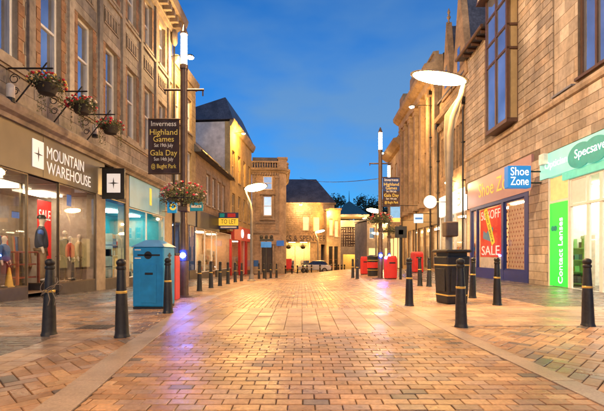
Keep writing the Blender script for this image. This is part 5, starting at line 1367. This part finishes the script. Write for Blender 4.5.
# projecting signs on the right
cp = at(430, 202, 25.5); s = R2.S(430, 1.0)
o = thing('round_sign', 'round white glowing sign hanging right of the far lamp posts', 'sign', cp)
MB().cyl((0, -.08, 0), (0, .08, 0), .37, .37, 28).build('glowing_face', emitter('round_sign_glow', (1, .95, .82), 3.0), o); mb = MB(); mb.tube([(.38*math.cos(2*PI*i/28), 0, .38*math.sin(2*PI*i/28)) for i in range(29)], .04, 6); mb.build('rim', WHITE(), o, smooth=True)
MB().tube([(.38, 0, 0), (1.7, 0, 0)], .035).build('bracket', BLACK(), o)
o, w, h = hang_sign(R3, 414, 423, 214, 223, 'pale blue hanging sign below left of the round glowing sign', mat('sign_pale_blue', (.3, .5, .68, 1), .4, emit=(.5, .8, 1), es=.35), 1.1)
MB().box(-w*.4, w*.4, -.068, -.06, h*.4, h*.6).build('blue_line', M_sb, o)
o, w, h = hang_sign(R4, 390, 400, 206, 222, 'blue and orange sign board under the right-hand banner', mat('sign_sky', (.12, .3, .5, 1), .4, emit=(.2, .5, .9), es=.25), 2.2)
MB().box(-w*.5, w*.5, -.068, -.06, h*.0, h*.25).build('orange_strip', emitter('orange_strip', (1, .4, .08), .8), o)
# cable over the street
a, b = at(300, 177.5, 52), Vector((TLP[1][0].x, 20, CAM_H+(HY-178.5)*20/FPX)); mb = MB()
mb.tube([a.lerp(b, t)+Vector((0, 0, -.35*4*t*(1-t))) for t in [i/14 for i in range(15)]], .018, 5); tag(mb.build('overhead_cable', BLACK()), 'thin dark cable strung across the sky to the right lamp post', 'cable')

# ---- silver car parked before the store
def make_car(loc, rz, label):
    o = thing('parked_car', label, 'car', loc, rz)
    body = [(-2.05, .32), (-2.12, .55), (-2.05, .82), (-1.75, .95), (-.95, 1.0), (.9, .98), (1.7, .84), (2.02, .7), (2.08, .45), (2.0, .3)]
    mb = MB(); mb.prism(body, 'y', -.84, .84); bd = mb.build('body', mat('car_silver', (.6, .58, .54, 1), .25, metal=.4, coat=.6, var=.03), o, bevel=.08)
    cabp = [(-1.7, .93), (-1.25, 1.38), (-.6, 1.46), (.2, 1.44), (.95, .97)]
    mb = MB(); mb.frustum([(x, -.76, z) if z < 1 else (x, -.6, z) for x, z in cabp], [(x, .76, z) if z < 1 else (x, .6, z) for x, z in cabp]); mb.build('cabin_glass', mat('car_glass', (.02, .022, .025, 1), .06, spec=.8), o, bevel=.05)
    mb = MB(); mb.box(-1.3, .25, -.59, .59, 1.43, 1.475); mb.build('roof', MATS['car_silver'], o, bevel=.02)
    for x in (-1.3, 1.3):
        for y in (-.8, .8):
            w = MB(); w.cyl((x, y-.1, .31), (x, y+.1, .31), .31, .31, 20); ty = w.build('wheel', mat('tyre', (.015, .015, .015, 1), .8), o, bevel=.03)
            w = MB(); w.cyl((x, y-.115 if y < 0 else y+.1, .31), (x, y-.1 if y < 0 else y+.115, .31), .19, .19, 12); w.build('rim', LEADGREY(), ty)
    for y in (-.6, .6):
        MB().box(1.98, 2.09, y-.18, y+.18, .58, .72).build('headlight', emitter('headlight', (1, .95, .85), 1.5), o, bevel=.02); MB().box(-2.13, -2.04, y-.15, y+.15, .68, .82).build('tail_light', M_rd, o, bevel=.02)
    return o
make_car(Vector((1.6, 50.5, g(50.5, 1.6))), R(172), 'silver car parked behind the posts in front of the department store')

# ---- mannequins
def skin_mesh(name, nodes, edges, m, parent, sub=2):
    me = bpy.data.meshes.new(name); me.from_pydata([n[0] for n in nodes], edges, []); ob = bpy.data.objects.new(name, me); COL.objects.link(ob)
    sk = ob.modifiers.new('s', 'SKIN'); sk.use_smooth_shade = True
    for i, n in enumerate(nodes):
        v = me.skin_vertices[0].data[i]; r = n[1]; v.radius = r if isinstance(r, tuple) else (r, r); v.use_root = (i == 0)
    sb = ob.modifiers.new('d', 'SUBSURF'); sb.levels = sub; sb.render_levels = sub
    bpy.context.view_layer.update(); dg = bpy.context.evaluated_depsgraph_get()
    nm = bpy.data.meshes.new_from_object(ob.evaluated_get(dg)); bpy.data.objects.remove(ob)
    nm.materials.clear(); nm.materials.append(m); nm.shade_smooth(); o = bpy.data.objects.new(name, nm); COL.objects.link(o); o.parent = parent; return o
M_man = mat('mannequin_white', (.72, .62, .5, 1), .45, var=.05)
def mannequin(loc, H, rz, label, top_m, leg_m, cap=None, sleeve=True, accents=None):
    o = thing('mannequin', label, 'mannequin', loc, rz); k = H/1.8
    S = lambda x, y, z: (x*k, y*k, z*k)
    body = [(S(0, 0, .95), .09*k), (S(0, 0, 1.15), .09*k), (S(0, 0, 1.36), .11*k), (S(0, 0, 1.48), .07*k), (S(0, -.01, 1.56), .052*k), (S(0, -.02, 1.63), .082*k), (S(0, -.01, 1.71), .092*k), (S(0, 0, 1.78), .05*k),
            (S(.17, 0, 1.42), .06*k), (S(.23, .02, 1.15), .045*k), (S(.25, -.05, .92), .035*k), (S(.25, -.07, .86), .035*k), (S(.25, -.08, .77), .024*k),
            (S(-.17, 0, 1.42), .06*k), (S(-.23, .02, 1.15), .045*k), (S(-.25, -.05, .92), .035*k), (S(-.25, -.07, .86), .035*k), (S(-.25, -.08, .77), .024*k),
            (S(.1, 0, .88), .065*k), (S(.11, -.02, .5), .05*k), (S(.12, .02, .1), .042*k), (S(.13, -.1, .04), .035*k),
            (S(-.1, 0, .88), .065*k), (S(-.11, -.02, .5), .05*k), (S(-.12, .02, .1), .042*k), (S(-.13, -.1, .04), .035*k)]
    ed = [(0,1),(1,2),(2,3),(3,4),(4,5),(5,6),(6,7),(2,8),(8,9),(9,10),(10,11),(11,12),(2,13),(13,14),(14,15),(15,16),(16,17),(0,18),(18,19),(19,20),(20,21),(0,22),(22,23),(23,24),(24,25)]
    skin_mesh('body', body, ed, M_man, o)
    nose = MB(); nose.ball(S(0, -.1, 1.665), .018*k, 6, (1, 1.2, 1.6)); nose.build('nose', M_man, o, smooth=True)
    jk = [(S(0, 0, .86), .19*k), (S(0, 0, 1.1), .175*k), (S(0, 0, 1.34), .2*k), (S(0, 0, 1.47), .09*k), (S(0, -.01, 1.53), .07*k),
          (S(.18, 0, 1.40), .08*k), (S(.235, .02, 1.15), .066*k), (S(.25, -.05, .93 if sleeve else 1.1), .052*k), (S(-.18, 0, 1.40), .08*k), (S(-.235, .02, 1.15), .066*k), (S(-.25, -.05, .93 if sleeve else 1.1), .052*k)]
    skin_mesh('jacket', jk, [(0,1),(1,2),(2,3),(3,4),(2,5),(5,6),(6,7),(2,8),(8,9),(9,10)], top_m, o)
    tr = [(S(0, 0, .94), .16*k), (S(.1, 0, .82), .12*k), (S(.11, -.02, .5), .095*k), (S(.12, .01, .08), .085*k), (S(-.1, 0, .82), .12*k), (S(-.11, -.02, .5), .095*k), (S(-.12, .01, .08), .085*k)]
    skin_mesh('trousers', tr, [(0,1),(1,2),(2,3),(0,4),(4,5),(5,6)], leg_m, o)
    for s in (-1, 1):
        sh = MB(); sh.ball(S(s*.13, -.07, .035), .06*k, 8, (.9, 2.0, .7)); sh.build('shoe', BLACK(), o, smooth=True)
    if cap:
        c = MB(); c.lathe([(.108*k, 0), (.106*k, .05*k), (.07*k, .1*k), (.005, .115*k)], 16, S(0, 0, 1.71)); c.ball(S(0, -.14, 1.715), .06*k, 6, (1.2, 1.2, .15)); c.build('cap', cap, o, smooth=True)
    if accents:
        for s in (-1, 1):
            a_ = [(S(s*.18, -.015, 1.405), .083*k), (S(s*.225, 0, 1.25), .074*k)]; skin_mesh('shoulder_panel', a_, [(0, 1)], accents, o)
    return o
M_nav = mat('navy_jacket', (.012, .022, .055, 1), .6, var=.2); M_blu = mat('blue_panel', (.02, .09, .4, 1), .55); M_kha = mat('khaki_cloth', (.33, .22, .11, 1), .8, var=.15)
M_blt = mat('blue_shirt', (.02, .12, .34, 1), .7, var=.3, scale=30); M_gry = mat('grey_cloth', (.12, .10, .09, 1), .8); M_redj = mat('red_jacket', (.45, .03, .02, 1), .6); M_tan = mat('tan_top', (.5, .35, .2, 1), .7)
mp_ = lambda px, o_, z: A.wld(A.S(px, o_), o_, z)
mannequin(mp_(41.5, -1.3, .2), 2.2, R(115), 'adult mannequin in navy jacket with blue shoulders, khaki trousers and cap', M_nav, M_kha, cap=BLACK(), accents=M_blu)
mannequin(mp_(4, -.45, .25), 1.36, R(100), 'child mannequin in blue patterned top at the left edge of the shop window', M_blt, M_gry)
mannequin(mp_(64.5, -1.0, .12), 1.85, R(75), 'dark-clad mannequin behind glass beside the red poster', M_nav, M_nav)
mannequin(mp_(70, -.55, .25), 1.5, R(100), 'mannequin in a red jacket in the window right of the shop entrance', M_redj, M_gry)
mannequin(mp_(79, -.8, .12), 1.75, R(100), 'mannequin in a pale top deep in the right-hand shop window', M_tan, M_nav)
# posters and displays in the outdoor shop
def shop_poster(px0, px1, py0, py1, o_, label, m, txt=None):
    s0, s1 = A.S(px0, o_), A.S(px1, o_); z1, z0 = A.Z((px0+px1)/2, py0, o_), A.Z((px0+px1)/2, py1, o_)
    c = A.wld((s0+s1)/2, o_, z0); o = thing('window_poster', label, 'poster', c); o.rotation_euler = A.root.rotation_euler
    w = abs(s1-s0); MB().box(-w/2, w/2, -.01, .01, 0, z1-z0).build('sheet', m, o)
    MB().tube([(-w/2, 0, z1-z0+.01), (w/2, 0, z1-z0+.01)], .012, 6).build('hanging_rail', BLACK(), o)
    if txt: text(txt, .5, A.wld((s0+s1)/2, o_+.014, lerp(z0, z1, .78)), A.read, (0, 0, 1), M_wp, o, width=w*.85, ext=.001, bold=.01)
    return o
shop_poster(37.5, 51, 201, 268, -1.75, 'tall red SALE poster hanging behind the cap-wearing mannequin', MATS['sale_red'], 'SALE')
shop_poster(67, 71, 195, 206, -.25, 'small blue tag poster hanging in the right-hand shop window', M_sb)
shop_poster(12, 19, 212, 218, -.6, 'small blue shelf card in the left shop window', M_sb)
def box_thing(name, loc, size, m, label, cat, rz=0, shelves=0):
    o = thing(name, label, cat, loc, rz); x, y, z = size
    MB().box(-x/2, x/2, -y/2, y/2, z-.05, z).build('top', m, o, bevel=.01)
    for a in (-1, 1):
        for b in (-1, 1): MB().box(a*x/2-.03, a*x/2+.03, b*y/2-.03, b*y/2+.03, 0, z-.05).build('leg', m, o)
    for k in range(shelves): MB().box(-x/2+.04, x/2-.04, -y/2+.04, y/2-.04, z*(k+1)/(shelves+1)-.02, z*(k+1)/(shelves+1)+.02).build('shelf', m, o)
    return o
M_rw = mat('red_wood', (.32, .06, .03, 1), .5); M_dw = mat('dark_wood', (.07, .04, .025, 1), .5)
box_thing('display_table', mp_(18, -1.0, .06), (.6, .9, 1.15), M_rw, 'red-brown display stand in the left shop window', 'table', 0, 2)
box_thing('display_table', mp_(81, -1.3, .06), (.7, 1.1, .95), M_dw, 'dark display table deep in the right shop window', 'table', 0, 1)
box_thing('display_table', mp_(74, -1.9, .06), (.6, .9, 1.1), mat('blue_wood', (.03, .15, .4, 1), .5), 'blue-legged display stand in the right shop window', 'table', 0, 1)
rnd = random.Random(8)
for k in range(9):                     # boxes and folded goods on the back wall
    px = (-6, 8, 24, 55, 62, 72, 84, 88, 92)[k]; s = A.S(px, -2.6); c = A.wld(s, -2.85, .06)
    o = thing('clothes_rack', ORD[k] + ' clothes rack from the left at the back of the outdoor shop', 'clothes rack', c, 0, 'clothes racks in the outdoor shop'); 
    MB().tube([(0, -.5, 1.75), (0, .5, 1.75)], .02, 6).tube([(0, -.5, 0), (0, -.5, 1.75)], .02, 6).tube([(0, .5, 0), (0, .5, 1.75)], .02, 6).build('rail', LEADGREY(), o)
    for q in range(6):
        col = rnd.choice([M_nav, M_redj, M_tan, M_kha, M_gry, M_blt]); y = -.4+.16*q
        MB().frustum([(-.24, y-.05, .6), (.24, y-.05, .6), (.24, y+.05, .6), (-.24, y+.05, .6)], [(-.16, y-.04, 1.68), (.16, y-.04, 1.68), (.16, y+.04, 1.68), (-.16, y+.04, 1.68)]).build('garment', col, o, bevel=.02)
# yellow floor cone in the lobby
c = A.wld(A.S(22.5, .0), -.35, .26); o = thing('floor_cone', 'small yellow cone standing inside the left shop window', 'cone', c)
MB().lathe([(.13, 0), (.13, .03), (.10, .035), (.03, .5), (.02, .52)], 14).build('cone', mat('cone_yellow', (.7, .42, .05, 1), .5), o, smooth=True); MB().lathe([(.075, .2), (.055, .3)], 14).build('band', WHITE(), o)

# ---- trees behind the street end
M_tl = mat('night_leaf', (.028, .045, .02, 1), .7, var=.5, scale=3, pieces=[(0, (.02, .035, .014, 1)), (.4, (.035, .055, .022, 1)), (.75, (.05, .065, .03, 1))])
M_bark = mat('bark', (.06, .045, .03, 1), .9, var=.3, bump=.4)
def tree(px, py, Y, hw, seed, label):
    t = at(px, py, Y); z0 = -2.5; o = thing('tree', label, 'tree', (t.x, Y, z0), 0, 'dark trees behind the street end'); H = t.z-z0; rnd = random.Random(seed)
    tr = MB(); tr.tube([(0, 0, 0), (.1, .05, H*.35), (0, 0, H*.7)], [.45, .32, .12], 8)
    for k in range(6):
        a = k*1.1; tr.tube([(0, 0, H*(.3+.05*k)), (math.cos(a)*hw*.5, math.sin(a)*hw*.5, H*(.5+.06*k))], [.15, .04], 6)
    tr.build('trunk', M_bark, o, smooth=True)
    mb = MB()
    for k in range(16):
        a = rnd.uniform(0, 2*PI); r = hw*rnd.uniform(.1, .75); z = H*rnd.uniform(.4, .88); q = hw*rnd.uniform(.28, .45)
        leaf_cloud(mb, (r*math.cos(a), r*math.sin(a), z), (q, q, q*.8), 260, .32, rnd, .2)
    leaf_cloud(mb, (0, 0, H*.9), (hw*.35, hw*.35, H*.1), 120, .22, rnd, .2)
    mb.build('crown', M_tl, o, fix=False)['kind'] = 'stuff'
for i, (px, py, Y, hw, lab) in enumerate(((331, 193, 95, 6, 'dark tree just left of the teal pyramid roof'), (363, 192, 100, 5.2, 'dark rounded tree right of the teal pyramid roof'), (375, 194, 96, 5.0, 'dark tree behind the right-hand ring basket'),
        (341, 207, 104, 5.0, 'low dark tree behind the teal roof'), (388, 200, 98, 5.0, 'dark tree mostly hidden behind the right lamp post'), (321, 197, 100, 5.0, 'low dark tree behind the department store ridge'))): tree(px, py, Y, hw, 70+i, lab)
hill = MB(); n = 24
for j, (y, z) in enumerate(((88, -2.4), (110, 4), (150, 9), (220, 10))):
    for i in range(n+1):
        x = lerp(-160, 160, i/n); hill.v.append((x, y, z + (1.5*math.sin(i*1.7)+math.sin(i*.6) if j else 0)))
for j in range(3):
    for i in range(n): a = j*(n+1)+i; hill.f.append((a, a+1, a+n+2, a+n+1))
h_ = hill.build('hill', mat('hill_green', (.03, .045, .025, 1), .9, var=.4, scale=.5), fix=False, smooth=True); h_['kind'] = 'structure'

# ---- stock in the shops
def stock(f, px, o_, z, w, h, label, cols, seed, rows=4, back=True):
    rnd = random.Random(seed); s = f.S(px, o_); o = thing('display_shelf', label, 'shelf', f.wld(s, o_, z)); o.rotation_euler = f.root.rotation_euler
    m0 = mat('shelf_pale', (.5, .42, .32, 1), .6)
    if back: MB().box(-w/2, w/2, -.2, -.17, 0, h).build('back_panel', m0, o)
    for k in range(rows):
        zz = .15 + (h-.2)*k/rows; MB().box(-w/2, w/2, -.17, .17, zz, zz+.03).build('shelf', m0, o)
        x = -w/2+.04
        while x < w/2-.1:
            a = rnd.uniform(.1, .28); b = rnd.uniform(.14, (h-.2)/rows*.85); c = mat('stock_%d_%d_%d' % tuple(int(q*100) for q in (cols[int(rnd.random()*len(cols))])[:3]), (1,1,1,1)) if False else rnd.choice(cols)
            MB().box(x, min(x+a, w/2), -.12, .12, zz+.03, zz+.03+b).build('item', c, o); x += a+rnd.uniform(.02, .12)
    for x in (-w/2, w/2-.03): MB().box(x, x+.03, -.17, .17, 0, h).build('upright', m0, o)
mm = lambda n, c: mat('stock_'+n, c, .5, var=.1)
PAL = [mm('red', (.5, .05, .03, 1)), mm('white', (.7, .65, .55, 1)), mm('navy', (.03, .06, .2, 1)), mm('tan', (.4, .25, .12, 1)), mm('dark', (.05, .04, .035, 1)), mm('blue', (.05, .25, .5, 1)), mm('yellow', (.7, .45, .08, 1))]
TQP = [mm('aqua', (.05, .45, .45, 1)), mm('white', (.7,.65,.55,1)), mm('teal', (.0, .2, .25, 1)), mm('pale', (.5, .6, .55, 1))]
stock(A, 133, -.9, -.1, 1.1, 1.6, 'low aqua goods shelf at the left of the turquoise shop window', TQP, 1)
stock(A, 142, -1.6, -.1, 1.3, 2.3, 'tall aqua goods shelf in the middle of the turquoise shop', TQP, 2)
stock(A, 155, -.9, -.1, 1.4, 1.5, 'low goods shelf at the right of the turquoise shop window', TQP, 3)
stock(A, 114, -.8, 0, 1.0, 2.0, 'goods shelf behind the narrow window by the black star sign', PAL, 4)
stock(C, 204, -.7, zc, 1.5, 1.7, 'goods shelf at the left of the pale shop under the TO LET board', PAL, 5)
stock(C, 211, -1.6, zc, 1.6, 2.2, 'tall goods shelf deep in the pale shop under the TO LET board', PAL, 6)
stock(C, 225, -.8, zc, 1.5, 1.8, 'goods shelf at the right of the pale shop under the TO LET board', PAL, 7)
stock(D, 236, -.7, zd, 1.6, 1.8, 'goods shelf in the left window of the red-fronted shop', PAL, 8)
stock(D, 248, -.8, zd, 1.6, 1.8, 'goods shelf in the right window of the red-fronted shop', PAL, 9)
stock(R1, 580, -1.0, zsp, 1.0, 1.9, 'goods shelf behind the optician glass next to the green panel', PAL, 10)
stock(R1, 596, -2.2, zsp, 1.6, 2.3, 'tall spectacles display deep inside the optician shop', PAL, 11, rows=6)
stock(R1, 476, -.5, .45, .7, 1.4, 'narrow shoe shelf at the far left of the shoe shop window', PAL, 12, rows=5)
stock(R1, 490, -1.4, zs0, 2.0, 2.2, 'wide shoe shelf behind the SALE poster', PAL, 13, rows=6)
stock(R2, 461, -.8, z2, 1.2, 1.9, 'goods shelf in the white-signed gothic shop, right', PAL, 14)
stock(R2, 446, -.8, z2, 1.2, 1.9, 'goods shelf in the white-signed gothic shop, left', PAL, 15)
for k, px in enumerate((436, 428, 421, 414, 409)): stock(R3, px, -.8, z3, 1.3, 1.7, ORD[k] + ' goods shelf from the right in the pilastered building shops', PAL, 20+k)
stock(M_, 290, -.9, zm, 1.2, 1.7, 'goods shelf inside the department store entrance, left', PAL, 30); stock(M_, 305, -.9, zm, 1.2, 1.7, 'goods shelf inside the department store entrance, right', PAL, 31)

for k, px in enumerate((288.5, 303)):
    c = M_.wld(M_.S(px, .7), .7, M_.Z(px, 246.5, .7)); flower_basket(c, .55, ('left', 'right')[k] + '-hand round leafy basket hanging over the department store entrance', 80+k, [(M_yel, 10)], trail=False)
    MB().tube([(0, 0, 0), (0, 0, 1.0), (0, .7, 1.0)], .03, 6).build('hanger', BLACK(), [o for o in COL.objects if o.name.startswith('hanging_basket')][-1])
c = M_.wld(M_.S(288.5, .5), .5, zm); o = thing('notice_board', 'red notice board standing left of the department store entrance', 'board', c)
MB().box(-.45, .45, -.03, .03, .5, 1.9).build('panel', M_rd, o); MB().box(-.4, -.34, -.03, .03, 0, .5).build('leg', BLACK(), o); MB().box(.34, .4, -.03, .03, 0, .5).build('leg', BLACK(), o)
mc = on_ground(97, 327.2); o = thing('drain_cover', 'small dark iron drain cover set in the left pavement beyond the near bollards', 'drain cover', (mc.x, mc.y, mc.z+.002))
MB().box(-.24, .24, -.17, .17, -.02, .006).build('frame', mat('rusty_iron', (.07, .05, .04, 1), .5, var=.4, bump=.4), o, bevel=.004)
for k in range(6): MB().box(-.19+.066*k, -.15+.066*k, -.13, .13, .004, .011).build('rib', MATS['rusty_iron'], o)
o, w, h = hang_sign(E_, 276.5, 284, 240.5, 246, 'small blue sign projecting from the balustraded corner building', M_sb, .5)
